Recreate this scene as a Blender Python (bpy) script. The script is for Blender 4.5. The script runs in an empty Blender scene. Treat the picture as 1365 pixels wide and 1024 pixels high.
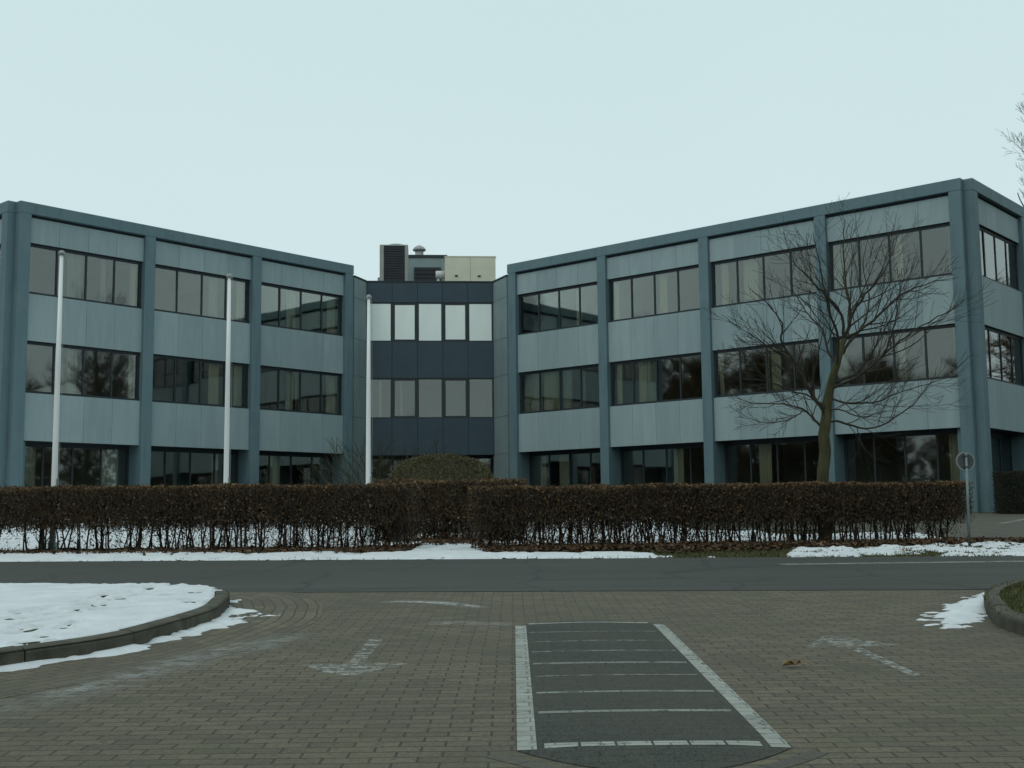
import bpy, math, random
import numpy as np
from mathutils import Vector, Matrix, noise
R = math.radians
rng = np.random.default_rng(7)
random.seed(11)
scene = bpy.context.scene
COL = scene.collection

# ------------------------------------------------------------------ site frame
EYE = 1.22                       # eye height above the forecourt
F, PITCH, ROLL = 1590.04, R(6.338), R(-0.591)
SLOPE = 0.0306                   # the site climbs gently towards the building
RIDGE = 42.0
def gz(y):
    return SLOPE*min(max(y, -12.0), RIDGE)
def gza(y):
    return SLOPE*np.clip(y, -12.0, RIDGE)
def ray(u, v):
    x = (u-682.5)/F; y = -(v-512)/F
    c, s = math.cos(ROLL), math.sin(ROLL)
    x, y = c*x-s*y, s*x+c*y
    cp, sp = math.cos(PITCH), math.sin(PITCH)
    return (x, cp-sp*y, sp+cp*y)
def G(u, v):                     # where a sight line of the survey photo meets the sloping ground
    r = ray(u, v); t = EYE/(SLOPE*r[1]-r[2])
    return (r[0]*t, r[1]*t)
def ZAT(u, v, Y):                # height and x of a sight line at depth Y
    r = ray(u, v); t = Y/r[1]
    return (r[0]*t, EYE+r[2]*t)

# ------------------------------------------------------------------ materials
def new_mat(name):
    m = bpy.data.materials.new(name); m.use_nodes = True
    nt = m.node_tree
    return m, nt, nt.nodes['Principled BSDF']
def N(nt, kind, **kw):
    n = nt.nodes.new(kind)
    for k, v in kw.items():
        if k.startswith('i_'):
            n.inputs[k[2:].replace('_', ' ')].default_value = v
        else:
            setattr(n, k, v)
    return n
def L(nt, a, b): nt.links.new(a, b)
def mixc(nt, fac, a, b, blend='MIX'):
    n = N(nt, 'ShaderNodeMix', data_type='RGBA', blend_type=blend)
    for sock, v in ((n.inputs[0], fac), (n.inputs[6], a), (n.inputs[7], b)):
        if hasattr(v, 'is_output') or isinstance(v, bpy.types.NodeSocket): L(nt, v, sock)
        else: sock.default_value = v if not isinstance(v, tuple) else (*v, 1)[:4]
    return n.outputs[2]
def ramp(nt, src, stops):
    n = N(nt, 'ShaderNodeValToRGB'); e = n.color_ramp.elements
    while len(e) < len(stops): e.new(.5)
    for el, (p, c) in zip(e, stops):
        el.position = p; el.color = (c, c, c, 1) if not isinstance(c, tuple) else (*c, 1)
    L(nt, src, n.inputs[0]); return n.outputs[0]
def coords(nt, scale=(1, 1, 1), kind='Object'):
    tc = N(nt, 'ShaderNodeTexCoord'); mp = N(nt, 'ShaderNodeMapping')
    mp.inputs['Scale'].default_value = scale
    L(nt, tc.outputs[kind], mp.inputs[0]); return mp.outputs[0]
def noise_n(nt, vec, scale, detail=4, rough=.55):
    n = N(nt, 'ShaderNodeTexNoise', i_Scale=scale, i_Detail=detail, i_Roughness=rough)
    if vec is not None: L(nt, vec, n.inputs['Vector'])
    return n.outputs[0]
def bump(nt, bs, h, strength=.3, dist=.01):
    b = N(nt, 'ShaderNodeBump', i_Strength=strength, i_Distance=dist)
    L(nt, h, b.inputs['Height']); L(nt, b.outputs[0], bs.inputs['Normal'])

def plain(name, col, rough=.6, var=.15, scale=6, spec=.4, metal=0, bmp=0, stretch=(1, 1, 1)):
    m, nt, bs = new_mat(name)
    v = coords(nt, stretch)
    f = ramp(nt, noise_n(nt, v, scale), [(.3, 0.0), (.7, 1.0)])
    lo = tuple(c*(1-var) for c in col); hi = tuple(min(1, c*(1+var)) for c in col)
    L(nt, mixc(nt, f, lo, hi), bs.inputs['Base Color'])
    bs.inputs['Roughness'].default_value = rough
    bs.inputs['Specular IOR Level'].default_value = spec
    bs.inputs['Metallic'].default_value = metal
    if bmp: bump(nt, bs, noise_n(nt, v, scale*12, 5), bmp)
    return m

def tinted(name, stops, rough=.8, spec=.2, trans=0):
    """colour from the per-face attribute 'tint' (each leaf, twig or panel has its own)"""
    m, nt, bs = new_mat(name)
    a = N(nt, 'ShaderNodeAttribute', attribute_name='tint')
    L(nt, ramp(nt, a.outputs['Fac'], stops), bs.inputs['Base Color'])
    bs.inputs['Roughness'].default_value = rough
    bs.inputs['Specular IOR Level'].default_value = spec
    return m

M = {}
M['frame'] = plain('blue_grey_cladding', (.112, .182, .205), .55, .10, 1.3, .35, bmp=.05, stretch=(1, 1, .25))
def streaked(name, col, dark, light):
    m, nt, bs = new_mat(name); tc = N(nt, 'ShaderNodeTexCoord'); gm = N(nt, 'ShaderNodeNewGeometry')
    mp = N(nt, 'ShaderNodeMapping'); mp.inputs['Scale'].default_value = (1, 1, .10); L(nt, gm.outputs['Position'], mp.inputs[0])
    st = noise_n(nt, mp.outputs[0], 4.5, 6, .65); bl = noise_n(nt, gm.outputs['Position'], 1.1, 5, .6); fi = noise_n(nt, gm.outputs['Position'], 22, 4, .6)
    c = mixc(nt, ramp(nt, st, [(.50, 0.0), (.72, .65)]), col, dark)
    c = mixc(nt, ramp(nt, bl, [(.48, 0.0), (.75, .55)]), c, light)
    c = mixc(nt, ramp(nt, fi, [(.55, 0.0), (.8, .4)]), c, dark)
    L(nt, c, bs.inputs['Base Color']); bs.inputs['Roughness'].default_value = .6; bs.inputs['Specular IOR Level'].default_value = .3
    bump(nt, bs, bl, .06, .02); return m
M['frame'] = streaked('blue_grey_cladding', (.116, .184, .205), (.076, .122, .138), (.156, .214, .222))
M['navy'] = plain('navy_panel', (.016, .040, .058), .4, .18, .9, .5)
M['window_frame'] = plain('dark_window_frame', (.018, .026, .030), .5, .2, 4)
M['seam'] = plain('dark_seam', (.03, .04, .045), .8)
M['slab'] = plain('interior_plaster', (.34, .34, .31), .9, .06, 2)
M['carpet'] = plain('interior_floor', (.10, .11, .11), .95, .1, 3)
M['returns'] = plain('return_panel', (.21, .27, .275), .6, .12, 1.2, stretch=(1, 1, .4))
M['roofing'] = plain('roof_felt', (.10, .10, .10), .95)
M['plinth'] = plain('plinth_concrete', (.18, .19, .18), .9)

def panel_mat():
    m, nt, bs = new_mat('fibre_cement_panel')
    a = N(nt, 'ShaderNodeAttribute', attribute_name='tint')
    oi = N(nt, 'ShaderNodeObjectInfo')
    tc = N(nt, 'ShaderNodeTexCoord')
    off = N(nt, 'ShaderNodeVectorMath', operation='MULTIPLY_ADD')
    cmb = N(nt, 'ShaderNodeCombineXYZ'); L(nt, oi.outputs['Random'], cmb.inputs[0]); L(nt, oi.outputs['Random'], cmb.inputs[2])
    L(nt, cmb.outputs[0], off.inputs[0]); off.inputs[1].default_value = (37, 0, 53); L(nt, tc.outputs['Object'], off.inputs[2])
    mp = N(nt, 'ShaderNodeMapping'); L(nt, off.outputs[0], mp.inputs[0]); mp.inputs['Scale'].default_value = (1, 1, .16)
    streak = ramp(nt, noise_n(nt, mp.outputs[0], 3.2, 5, .6), [(.32, 0.0), (.68, 1.0)])
    fine = noise_n(nt, off.outputs[0], 14, 4)
    big = noise_n(nt, off.outputs[0], .8, 3)
    base = mixc(nt, a.outputs['Fac'], (.262, .340, .352), (.332, .412, .424))
    c1 = mixc(nt, streak, mixc(nt, 1.0, base, (.83, .85, .86), 'MULTIPLY'), base)
    c2 = mixc(nt, ramp(nt, fine, [(.35, 0.0), (.7, .22)]), c1, (.24, .28, .28))
    c3 = mixc(nt, ramp(nt, big, [(.4, 0.0), (.75, .3)]), c2, (.24, .30, .31))
    L(nt, c3, bs.inputs['Base Color'])
    bs.inputs['Roughness'].default_value = .62; bs.inputs['Specular IOR Level'].default_value = .3
    return m
M['panel'] = panel_mat()

def glass_mat(name, tint, base_refl, gain, rough=.015):
    m, nt, bs = new_mat(name); nt.nodes.remove(bs)
    out = nt.nodes['Material Output']
    tr = N(nt, 'ShaderNodeBsdfTransparent'); tr.inputs[0].default_value = (*tint, 1)
    gl = N(nt, 'ShaderNodeBsdfGlossy'); gl.inputs['Roughness'].default_value = rough
    gl.inputs['Color'].default_value = (.95, .97, .95, 1)
    v = coords(nt); b = N(nt, 'ShaderNodeBump', i_Strength=.05, i_Distance=.02)
    L(nt, noise_n(nt, v, 1.1, 1), b.inputs['Height']); L(nt, b.outputs[0], gl.inputs['Normal'])
    fr = N(nt, 'ShaderNodeFresnel', i_IOR=1.52)
    ma = N(nt, 'ShaderNodeMath', operation='MULTIPLY_ADD'); ma.inputs[1].default_value = gain; ma.inputs[2].default_value = base_refl
    ma.use_clamp = True
    L(nt, fr.outputs[0], ma.inputs[0])
    mx = N(nt, 'ShaderNodeMixShader'); L(nt, ma.outputs[0], mx.inputs[0]); L(nt, tr.outputs[0], mx.inputs[1]); L(nt, gl.outputs[0], mx.inputs[2])
    L(nt, mx.outputs[0], out.inputs[0]); return m
M['glass'] = glass_mat('double_glazing', (.80, .83, .79), .025, 1.7, .028)
M['clear'] = glass_mat('clear_glazing', (.9, .93, .92), .02, 1.2)

def cloth(name, col):
    m, nt, bs = new_mat(name)
    v = coords(nt, (1, 1, .05))
    L(nt, mixc(nt, noise_n(nt, v, 9, 3), tuple(c*.8 for c in col), col), bs.inputs['Base Color'])
    bs.inputs['Roughness'].default_value = .9; bs.inputs['Specular IOR Level'].default_value = .1
    bs.inputs['Transmission Weight'].default_value = 0
    return m
M['curtain'] = cloth('cream_curtain', (.88, .80, .64))
M['curtain_grey'] = cloth('grey_curtain', (.60, .61, .56))
M['blind'] = plain('white_sun_screen', (.80, .86, .81), .8, .05, 1.2, .3, stretch=(1, 1, .2))

def asphalt_mat():
    m, nt, bs = new_mat('asphalt'); v = coords(nt)
    sp = noise_n(nt, v, 90, 5, .7); big = noise_n(nt, v, .45, 4)
    lane = coords(nt, (.05, 1.2, 1)); ln = noise_n(nt, lane, 1.3, 3)
    c = mixc(nt, ramp(nt, big, [(.3, 0.0), (.7, 1.0)]), (.025, .026, .021), (.037, .038, .030))
    c = mixc(nt, ramp(nt, ln, [(.35, 0.0), (.65, .5)]), c, (.042, .044, .037))
    c = mixc(nt, ramp(nt, sp, [(.45, 0.0), (.75, .45)]), c, (.095, .095, .085))
    trk = noise_n(nt, coords(nt, (.03, 2.6, 1)), 1.1, 5, .6)
    c = mixc(nt, ramp(nt, trk, [(.54, 0.0), (.66, .55)]), c, (.062, .065, .056))
    vo = N(nt, 'ShaderNodeTexVoronoi', feature='DISTANCE_TO_EDGE', i_Scale=.42); wv = N(nt, 'ShaderNodeTexNoise', i_Scale=2.2, i_Detail=4.0)
    ad = N(nt, 'ShaderNodeVectorMath', operation='MULTIPLY_ADD'); L(nt, v, wv.inputs['Vector']); L(nt, wv.outputs['Color'], ad.inputs[0]); ad.inputs[1].default_value = (.5, .5, 0); L(nt, v, ad.inputs[2]); L(nt, ad.outputs[0], vo.inputs['Vector'])
    c = mixc(nt, ramp(nt, vo.outputs['Distance'], [(.006, .7), (.016, 0.0)]), c, (.016, .017, .015))
    L(nt, c, bs.inputs['Base Color']); bs.inputs['Roughness'].default_value = .75
    bs.inputs['Specular IOR Level'].default_value = .35
    bump(nt, bs, sp, .4, .01); return m
M['asphalt'] = asphalt_mat()

def brick_mat(name, kind='Object', c1=(.162, .132, .086), c2=(.092, .078, .053), mortar=(.026, .024, .019), w=.21, h=.105, moss=.35, uvrot=False):
    m, nt, bs = new_mat(name)
    tc = N(nt, 'ShaderNodeTexCoord')
    src = tc.outputs[kind]
    # slight unevenness of the laid rows
    wob = N(nt, 'ShaderNodeTexNoise', i_Scale=1.4, i_Detail=2.0); L(nt, src, wob.inputs['Vector'])
    ad = N(nt, 'ShaderNodeVectorMath', operation='MULTIPLY_ADD'); L(nt, wob.outputs['Color'], ad.inputs[0]); ad.inputs[1].default_value = (.03, .03, 0); L(nt, src, ad.inputs[2])
    br = N(nt, 'ShaderNodeTexBrick', offset=.5, squash=1.0)
    L(nt, ad.outputs[0], br.inputs['Vector'])
    br.inputs['Color1'].default_value = (*c1, 1); br.inputs['Color2'].default_value = (*c2, 1); br.inputs['Mortar'].default_value = (*mortar, 1)
    br.inputs['Scale'].default_value = 1.0; br.inputs['Mortar Size'].default_value = .0075; br.inputs['Mortar Smooth'].default_value = .35
    br.inputs['Bias'].default_value = -.1; br.inputs['Brick Width'].default_value = w; br.inputs['Row Height'].default_value = h
    sp = noise_n(nt, src, 120, 4, .7); big = noise_n(nt, src, .55, 5, .6); mid = noise_n(nt, src, 2.3, 4)
    g2 = noise_n(nt, src, 38, 3, .6)
    c = mixc(nt, ramp(nt, g2, [(.34, .75), (.52, 0.0)]), br.outputs['Color'], (.052, .048, .038))
    c = mixc(nt, ramp(nt, sp, [(.46, 0.0), (.74, .6)]), c, (.215, .205, .175))
    c = mixc(nt, ramp(nt, big, [(.38, 0.0), (.72, .55)]), c, (.080, .074, .055))
    c = mixc(nt, ramp(nt, mid, [(.52, 0.0), (.8, moss)]), c, (.120, .122, .062))
    L(nt, c, bs.inputs['Base Color']); bs.inputs['Roughness'].default_value = .85; bs.inputs['Specular IOR Level'].default_value = .25
    hh = N(nt, 'ShaderNodeMath', operation='MULTIPLY_ADD'); L(nt, br.outputs['Fac'], hh.inputs[0]); hh.inputs[1].default_value = -1.0; L(nt, sp, hh.inputs[2])
    bump(nt, bs, hh.outputs[0], .55, .008); return m
M['brick'] = brick_mat('brown_clinker_paving')
M['brick_uv'] = brick_mat('kerbside_paving', 'UV', moss=.5)
M['black_brick'] = brick_mat('black_paving', 'Object', (.030, .037, .031), (.021, .027, .022), (.013, .015, .013), .21, .105, .1)
M['edge_brick'] = brick_mat('edging_paving', 'UV', (.10, .095, .08), (.075, .07, .06), w=.21, h=.13)

def worn_paint(name, lo, hi, cover=.5, scale=9):
    m, nt, bs = new_mat(name); out = nt.nodes['Material Output']
    v = coords(nt)
    br = N(nt, 'ShaderNodeTexBrick', offset=.5); L(nt, v, br.inputs['Vector'])
    br.inputs['Color1'].default_value = (1, 1, 1, 1); br.inputs['Color2'].default_value = (.82, .82, .80, 1); br.inputs['Mortar'].default_value = (.5, .5, .47, 1)
    br.inputs['Scale'].default_value = 1; br.inputs['Mortar Size'].default_value = .006; br.inputs['Brick Width'].default_value = .21; br.inputs['Row Height'].default_value = .105
    L(nt, mixc(nt, 1.0, mixc(nt, noise_n(nt, v, 6, 4), lo, hi), br.outputs['Color'], 'MULTIPLY'), bs.inputs['Base Color']); bs.inputs['Roughness'].default_value = .8
    a = ramp(nt, noise_n(nt, v, scale, 6, .7), [(max(0, .62-cover*.5), 0.0), (min(1, .80-cover*.5), 1.0)])
    tr = N(nt, 'ShaderNodeBsdfTransparent'); mx = N(nt, 'ShaderNodeMixShader')
    L(nt, a, mx.inputs[0]); L(nt, tr.outputs[0], mx.inputs[1]); L(nt, bs.outputs[0], mx.inputs[2]); L(nt, mx.outputs[0], out.inputs[0])
    return m
M['paint'] = worn_paint('worn_white_paint', (.13, .135, .12), (.29, .30, .27), .62)
M['paint_arrow'] = worn_paint('faded_arrow_paint', (.22, .215, .19), (.36, .355, .32), .42, 16)
M['paint_thin'] = worn_paint('scuffed_stripe_paint', (.13, .14, .125), (.24, .25, .23), .50, 7)
M['paint_bold'] = worn_paint('end_stripe_paint', (.20, .205, .185), (.40, .41, .37), .70, 11)

def stain_mat(name, col, amount):
    m, nt, bs = new_mat(name); out = nt.nodes['Material Output']
    tc = N(nt, 'ShaderNodeTexCoord'); sep = N(nt, 'ShaderNodeSeparateXYZ'); L(nt, tc.outputs['UV'], sep.inputs[0])
    edge = ramp(nt, sep.outputs[1], [(0, 0.0), (.5, 1.0), (1, 0.0)])
    ends = ramp(nt, sep.outputs[0], [(0, 0.0), (.25, 1.0), (.75, 1.0), (1, 0.0)])
    n1 = ramp(nt, noise_n(nt, tc.outputs['Object'], 7, 8, .72), [(.40, 0.0), (.74, 1.0)])
    m1 = N(nt, 'ShaderNodeMath', operation='MULTIPLY'); L(nt, edge, m1.inputs[0]); L(nt, ends, m1.inputs[1])
    m2 = N(nt, 'ShaderNodeMath', operation='MULTIPLY'); L(nt, m1.outputs[0], m2.inputs[0]); L(nt, n1, m2.inputs[1])
    m3 = N(nt, 'ShaderNodeMath', operation='MULTIPLY'); L(nt, m2.outputs[0], m3.inputs[0]); m3.inputs[1].default_value = amount
    bs.inputs['Base Color'].default_value = (*col, 1); bs.inputs['Roughness'].default_value = .9
    tr = N(nt, 'ShaderNodeBsdfTransparent'); mx = N(nt, 'ShaderNodeMixShader')
    L(nt, m3.outputs[0], mx.inputs[0]); L(nt, tr.outputs[0], mx.inputs[1]); L(nt, bs.outputs[0], mx.inputs[2]); L(nt, mx.outputs[0], out.inputs[0])
    return m
M['salt'] = stain_mat('dried_salt', (.42, .43, .41), .75)
M['salt_bold'] = stain_mat('ice_streak', (.75, .77, .76), 1.0)

def snow_mat():
    m, nt, bs = new_mat('snow'); v = coords(nt)
    L(nt, mixc(nt, ramp(nt, noise_n(nt, v, 2.5, 5), [(.35, 0.0), (.7, 1.0)]), (.60, .615, .63), (.70, .71, .72)), bs.inputs['Base Color'])
    base = bs.inputs['Base Color'].links[0].from_socket
    sp = ramp(nt, noise_n(nt, v, 70, 3, .6), [(.64, 0.0), (.74, .75)]); ms = ramp(nt, noise_n(nt, v, 1.3, 4), [(.42, 0.0), (.66, 1.0)])
    mm = N(nt, 'ShaderNodeMath', operation='MULTIPLY'); L(nt, sp, mm.inputs[0]); L(nt, ms, mm.inputs[1])
    c2 = mixc(nt, mm.outputs[0], base, (.16, .14, .10))
    c3 = mixc(nt, ramp(nt, noise_n(nt, v, 4.5, 5, .65), [(.50, 0.0), (.75, .45)]), c2, (.46, .49, .51))
    L(nt, c3, bs.inputs['Base Color'])
    bs.inputs['Roughness'].default_value = .8; bs.inputs['Specular IOR Level'].default_value = .2
    bump(nt, bs, noise_n(nt, v, 45, 4, .6), .35, .02); return m
M['snow'] = snow_mat()

def ground_mat(name, a, b, c):
    m, nt, bs = new_mat(name); v = coords(nt)
    f = ramp(nt, noise_n(nt, v, 1.7, 6, .65), [(.35, 0.0), (.65, 1.0)])
    g = ramp(nt, noise_n(nt, v, 17, 5, .7), [(.4, 0.0), (.7, 1.0)])
    L(nt, mixc(nt, g, mixc(nt, f, a, b), c), bs.inputs['Base Color']); bs.inputs['Roughness'].default_value = .95
    bs.inputs['Specular IOR Level'].default_value = .1
    bump(nt, bs, noise_n(nt, v, 40, 5, .7), .8, .03); return m
M['ground'] = ground_mat('winter_soil_and_grass', (.050, .052, .028), (.072, .066, .036), (.045, .036, .022))
M['lot'] = plain('grey_brown_paving', (.095, .090, .072), .9, .18, 2.2, .2, bmp=.2)
M['turf'] = ground_mat('green_turf', (.045, .062, .022), (.070, .085, .028), (.06, .05, .025))
M['kerb'] = plain('weathered_kerb_concrete', (.085, .080, .062), .9, .35, 5, .2, bmp=.5)

LEAF = [(0, (.038, .032, .023)), (.4, (.086, .060, .038)), (.7, (.145, .085, .042)), (.9, (.235, .135, .060)), (1, (.27, .19, .095))]
M['beech'] = tinted('dry_hedge_leaves', LEAF)
M['litter'] = tinted('fallen_leaves', [(0, (.030, .022, .015)), (.5, (.085, .052, .030)), (.8, (.15, .088, .045)), (1, (.24, .17, .11))])
M['dome'] = tinted('clipped_shrub_leaves', [(0, (.036, .034, .020)), (.5, (.098, .086, .044)), (.8, (.125, .112, .055)), (1, (.17, .15, .085))])
M['evergreen'] = tinted('dark_shrub_leaves', [(0, (.018, .020, .014)), (.6, (.040, .042, .025)), (1, (.085, .07, .04))])
M['grass'] = tinted('winter_grass_blades', [(0, (.040, .045, .015)), (.5, (.075, .085, .028)), (1, (.14, .13, .06))])
M['twig'] = plain('dark_twig', (.028, .022, .015), .9, .3, 8)
M['bark'] = plain('mossy_bark', (.060, .058, .028), .9, .45, 7, .2, bmp=.6, stretch=(1, 1, .35))
M['branch'] = plain('branch_bark', (.036, .033, .021), .9, .35, 6)
M['grey_twig'] = plain('grey_twig', (.06, .055, .045), .9, .2, 8)
M['shrub_twig'] = plain('greenish_twig', (.040, .038, .018), .9, .3, 8)
M['pole'] = plain('white_enamel_pole', (.80, .81, .79), .35, .05, 2, .5, stretch=(1, 1, .2))
M['pole_cap'] = plain('grey_pole_cap', (.30, .31, .31), .5)
M['galv'] = plain('galvanised_steel', (.17, .22, .205), .5, .2, 9, .5, metal=.4)
M['sign_back'] = plain('sign_back_aluminium', (.060, .066, .066), .55, .15, 5, .5)
M['sign_rim'] = plain('sign_rim_aluminium', (.21, .23, .23), .5, .1, 5, .5)
M['cream'] = plain('cream_sheet_metal', (.62, .60, .47), .5, .06, 1.5, .4)
M['casing'] = plain('beige_grey_casing', (.30, .31, .28), .55, .1, 3)
M['louvre'] = plain('dark_louvre', (.022, .026, .032), .6, .2, 3)
M['duct'] = plain('white_duct', (.62, .63, .62), .5, .06, 3)
M['vent'] = plain('weathered_aluminium', (.33, .34, .33), .5, .15, 6, .5)
M['dry_leaf'] = plain('ochre_leaf', (.26, .175, .085), .8, .3, 40)

# ------------------------------------------------------------------ mesh helpers
class MB:
    def __init__(s): s.v = []; s.f = []; s.t = []; s.uv = None
    def quad(s, a, b, c, d, t=0):
        n = len(s.v); s.v += [a, b, c, d]; s.f.append((n, n+1, n+2, n+3)); s.t.append(t)
    def box(s, x0, x1, y0, y1, z0, z1, t=0):
        n = len(s.v)
        s.v += [(x0, y0, z0), (x1, y0, z0), (x1, y1, z0), (x0, y1, z0), (x0, y0, z1), (x1, y0, z1), (x1, y1, z1), (x0, y1, z1)]
        s.f += [(n, n+3, n+2, n+1), (n+4, n+5, n+6, n+7), (n, n+1, n+5, n+4), (n+1, n+2, n+6, n+5), (n+2, n+3, n+7, n+6), (n+3, n, n+4, n+7)]
        s.t += [t]*6
    def prism(s, poly, z0, z1):
        n = len(s.v); k = len(poly)
        s.v += [(x, y, z0) for x, y in poly]+[(x, y, z1) for x, y in poly]
        s.f.append(tuple(range(n+k-1, n-1, -1))); s.f.append(tuple(range(n+k, n+2*k)))
        for i in range(k):
            j = (i+1) % k; s.f.append((n+i, n+j, n+k+j, n+k+i))
        s.t += [0]*(k+2)
    def tube(s, pts, rad, sides=6, cap=True, t=0):
        base = len(s.v); k = len(pts); up0 = None
        for i, p in enumerate(pts):
            p = Vector(p)
            a = Vector(pts[min(i+1, k-1)])-Vector(pts[max(i-1, 0)])
            a = a.normalized() if a.length > 1e-9 else Vector((0, 0, 1))
            if up0 is None:
                up0 = Vector((1, 0, 0)) if abs(a.x) < .8 else Vector((0, 1, 0))
            u = (up0-a*up0.dot(a)); u = u.normalized() if u.length > 1e-6 else a.orthogonal().normalized(); up0 = u
            w = a.cross(u); r = rad[i] if hasattr(rad, '__len__') else rad
            for j in range(sides):
                th = 2*math.pi*j/sides
                s.v.append(tuple(p+u*(r*math.cos(th))+w*(r*math.sin(th))))
        for i in range(k-1):
            for j in range(sides):
                jj = (j+1) % sides
                s.f.append((base+i*sides+j, base+i*sides+jj, base+(i+1)*sides+jj, base+(i+1)*sides+j)); s.t.append(t)
        if cap:
            s.f.append(tuple(base+j for j in reversed(range(sides)))); s.t.append(t)
            s.f.append(tuple(base+(k-1)*sides+j for j in range(sides))); s.t.append(t)
    def lathe(s, prof, sides=20, c=(0, 0, 0)):
        s.tube([(c[0], c[1], c[2]+z) for r, z in prof], [max(r, 1e-4) for r, z in prof], sides, True)
    def mesh(s, name, smooth=False):
        me = bpy.data.meshes.new(name); me.from_pydata(s.v, [], s.f); me.update()
        if any(s.t):
            at = me.attributes.new('tint', 'FLOAT', 'FACE'); at.data.foreach_set('value', s.t)
        if s.uv:
            ul = me.uv_layers.new(name='UVMap'); i = 0
            for p in me.polygons:
                for li in p.loop_indices:
                    ul.data[li].uv = s.uv[me.loops[li].vertex_index]
        if smooth:
            me.polygons.foreach_set('use_smooth', [True]*len(me.polygons))
        return me

def bevel(me, w, seg=2):
    import bmesh
    bm = bmesh.new(); bm.from_mesh(me)
    bmesh.ops.bevel(bm, geom=[e for e in bm.edges if e.calc_face_angle(0) > .5], offset=w, segments=seg, affect='EDGES', clamp_overlap=True)
    bm.to_mesh(me); bm.free(); return me

def link(name, me, mat, parent=None, loc=(0, 0, 0), rz=0.0):
    if isinstance(me, MB): me = me.mesh(name)
    o = bpy.data.objects.new(name, me); COL.objects.link(o)
    if mat is not None and not me.materials: me.materials.append(mat)
    if parent is not None: o.parent = parent
    o.location = loc; o.rotation_euler = (0, 0, rz); return o
def tag(o, label=None, cat=None, group=None, kind=None):
    if label: o['label'] = label
    if cat: o['category'] = cat
    if group: o['group'] = group
    if kind: o['kind'] = kind
    return o
def thing(name, label, cat, loc=(0, 0, 0), rz=0.0, group=None):
    o = bpy.data.objects.new(name, None); COL.objects.link(o); o.location = loc; o.rotation_euler = (0, 0, rz)
    o.empty_display_size = .3
    return tag(o, label, cat, group)

def quads_mesh(name, P, tint, smooth=False):
    """P: (n,4,3) loose quads"""
    n = len(P); me = bpy.data.meshes.new(name)
    me.vertices.add(n*4); me.vertices.foreach_set('co', P.reshape(-1).astype(np.float32))
    me.loops.add(n*4); me.loops.foreach_set('vertex_index', np.arange(n*4, dtype=np.int32))
    me.polygons.add(n); me.polygons.foreach_set('loop_start', np.arange(0, n*4, 4, dtype=np.int32))
    try: me.polygons.foreach_set('loop_total', np.full(n, 4, dtype=np.int32))
    except Exception: pass
    me.update(calc_edges=True)
    at = me.attributes.new('tint', 'FLOAT', 'FACE'); at.data.foreach_set('value', tint.astype(np.float32))
    me.validate(); return me
def rand_unit(n):
    v = rng.normal(size=(n, 3)); return v/np.linalg.norm(v, axis=1, keepdims=True)
def leaf_quads(pos, size, flat=0.0, aspect=.6):
    """randomly turned small pointed leaves at pos; flat>0 turns them towards lying flat"""
    n = len(pos); a = rand_unit(n); a[:, 2] *= (1-flat)
    a /= np.linalg.norm(a, axis=1, keepdims=True)+1e-9
    b = rand_unit(n); b[:, 2] *= (1-flat); b -= a*(a*b).sum(1, keepdims=True); b /= np.linalg.norm(b, axis=1, keepdims=True)+1e-9
    s = size[:, None]
    w = aspect*.5
    return np.stack([pos-a*s*.5, pos+b*s*w, pos+a*s*.5, pos-b*s*w], 1)
def twig_quads(pos, direction, length, width):
    n = len(pos); d = direction/np.linalg.norm(direction, axis=1, keepdims=True)
    b = rand_unit(n); b -= d*(d*b).sum(1, keepdims=True); b /= np.linalg.norm(b, axis=1, keepdims=True)
    l = length[:, None]; w = width[:, None]*.5
    return np.stack([pos-b*w, pos+b*w, pos+d*l+b*w*.4, pos+d*l-b*w*.4], 1)

def fbm(X, Y, scale, seed=0, oct=3):
    out = np.zeros(X.size); xs = X.ravel(); ys = Y.ravel()
    for i in range(xs.size):
        out[i] = noise.fractal(Vector((xs[i]*scale+seed*13.1, ys[i]*scale-seed*7.7, seed*3.3)), .6, 2.0, oct)
    return out.reshape(X.shape)

def heightfield(name, xs, ys, hfun, mat, keep=-.03):
    """sheet on the sloping ground, hfun(X,Y) = thickness above it; cells wholly under the ground are dropped"""
    X, Y = np.meshgrid(xs, ys); H = hfun(X, Y)
    Z = gza(Y)+np.maximum(H, keep)
    ny, nx = X.shape; idx = np.arange(nx*ny).reshape(ny, nx)
    q = np.stack([idx[:-1, :-1], idx[:-1, 1:], idx[1:, 1:], idx[1:, :-1]], -1).reshape(-1, 4)
    hm = np.stack([H[:-1, :-1], H[:-1, 1:], H[1:, 1:], H[1:, :-1]], -1).reshape(-1, 4).max(1)
    q = q[hm > 0]
    used, inv = np.unique(q, return_inverse=True)
    V = np.stack([X.ravel(), Y.ravel(), Z.ravel()], 1)[used]
    me = bpy.data.meshes.new(name); me.from_pydata(V.tolist(), [], inv.reshape(-1, 4).tolist()); me.update()
    me.polygons.foreach_set('use_smooth', [True]*len(me.polygons))
    return link(name, me, mat)

def sheet(name, poly, dz, mat, kind='structure'):
    """flat polygon laid on the slope"""
    mb = MB(); mb.v = [(x, y, gz(y)+dz) for x, y in poly]; mb.f = [tuple(range(len(poly)))]; mb.t = [0]
    return tag(link(name, mb, mat), kind=kind)

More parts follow.
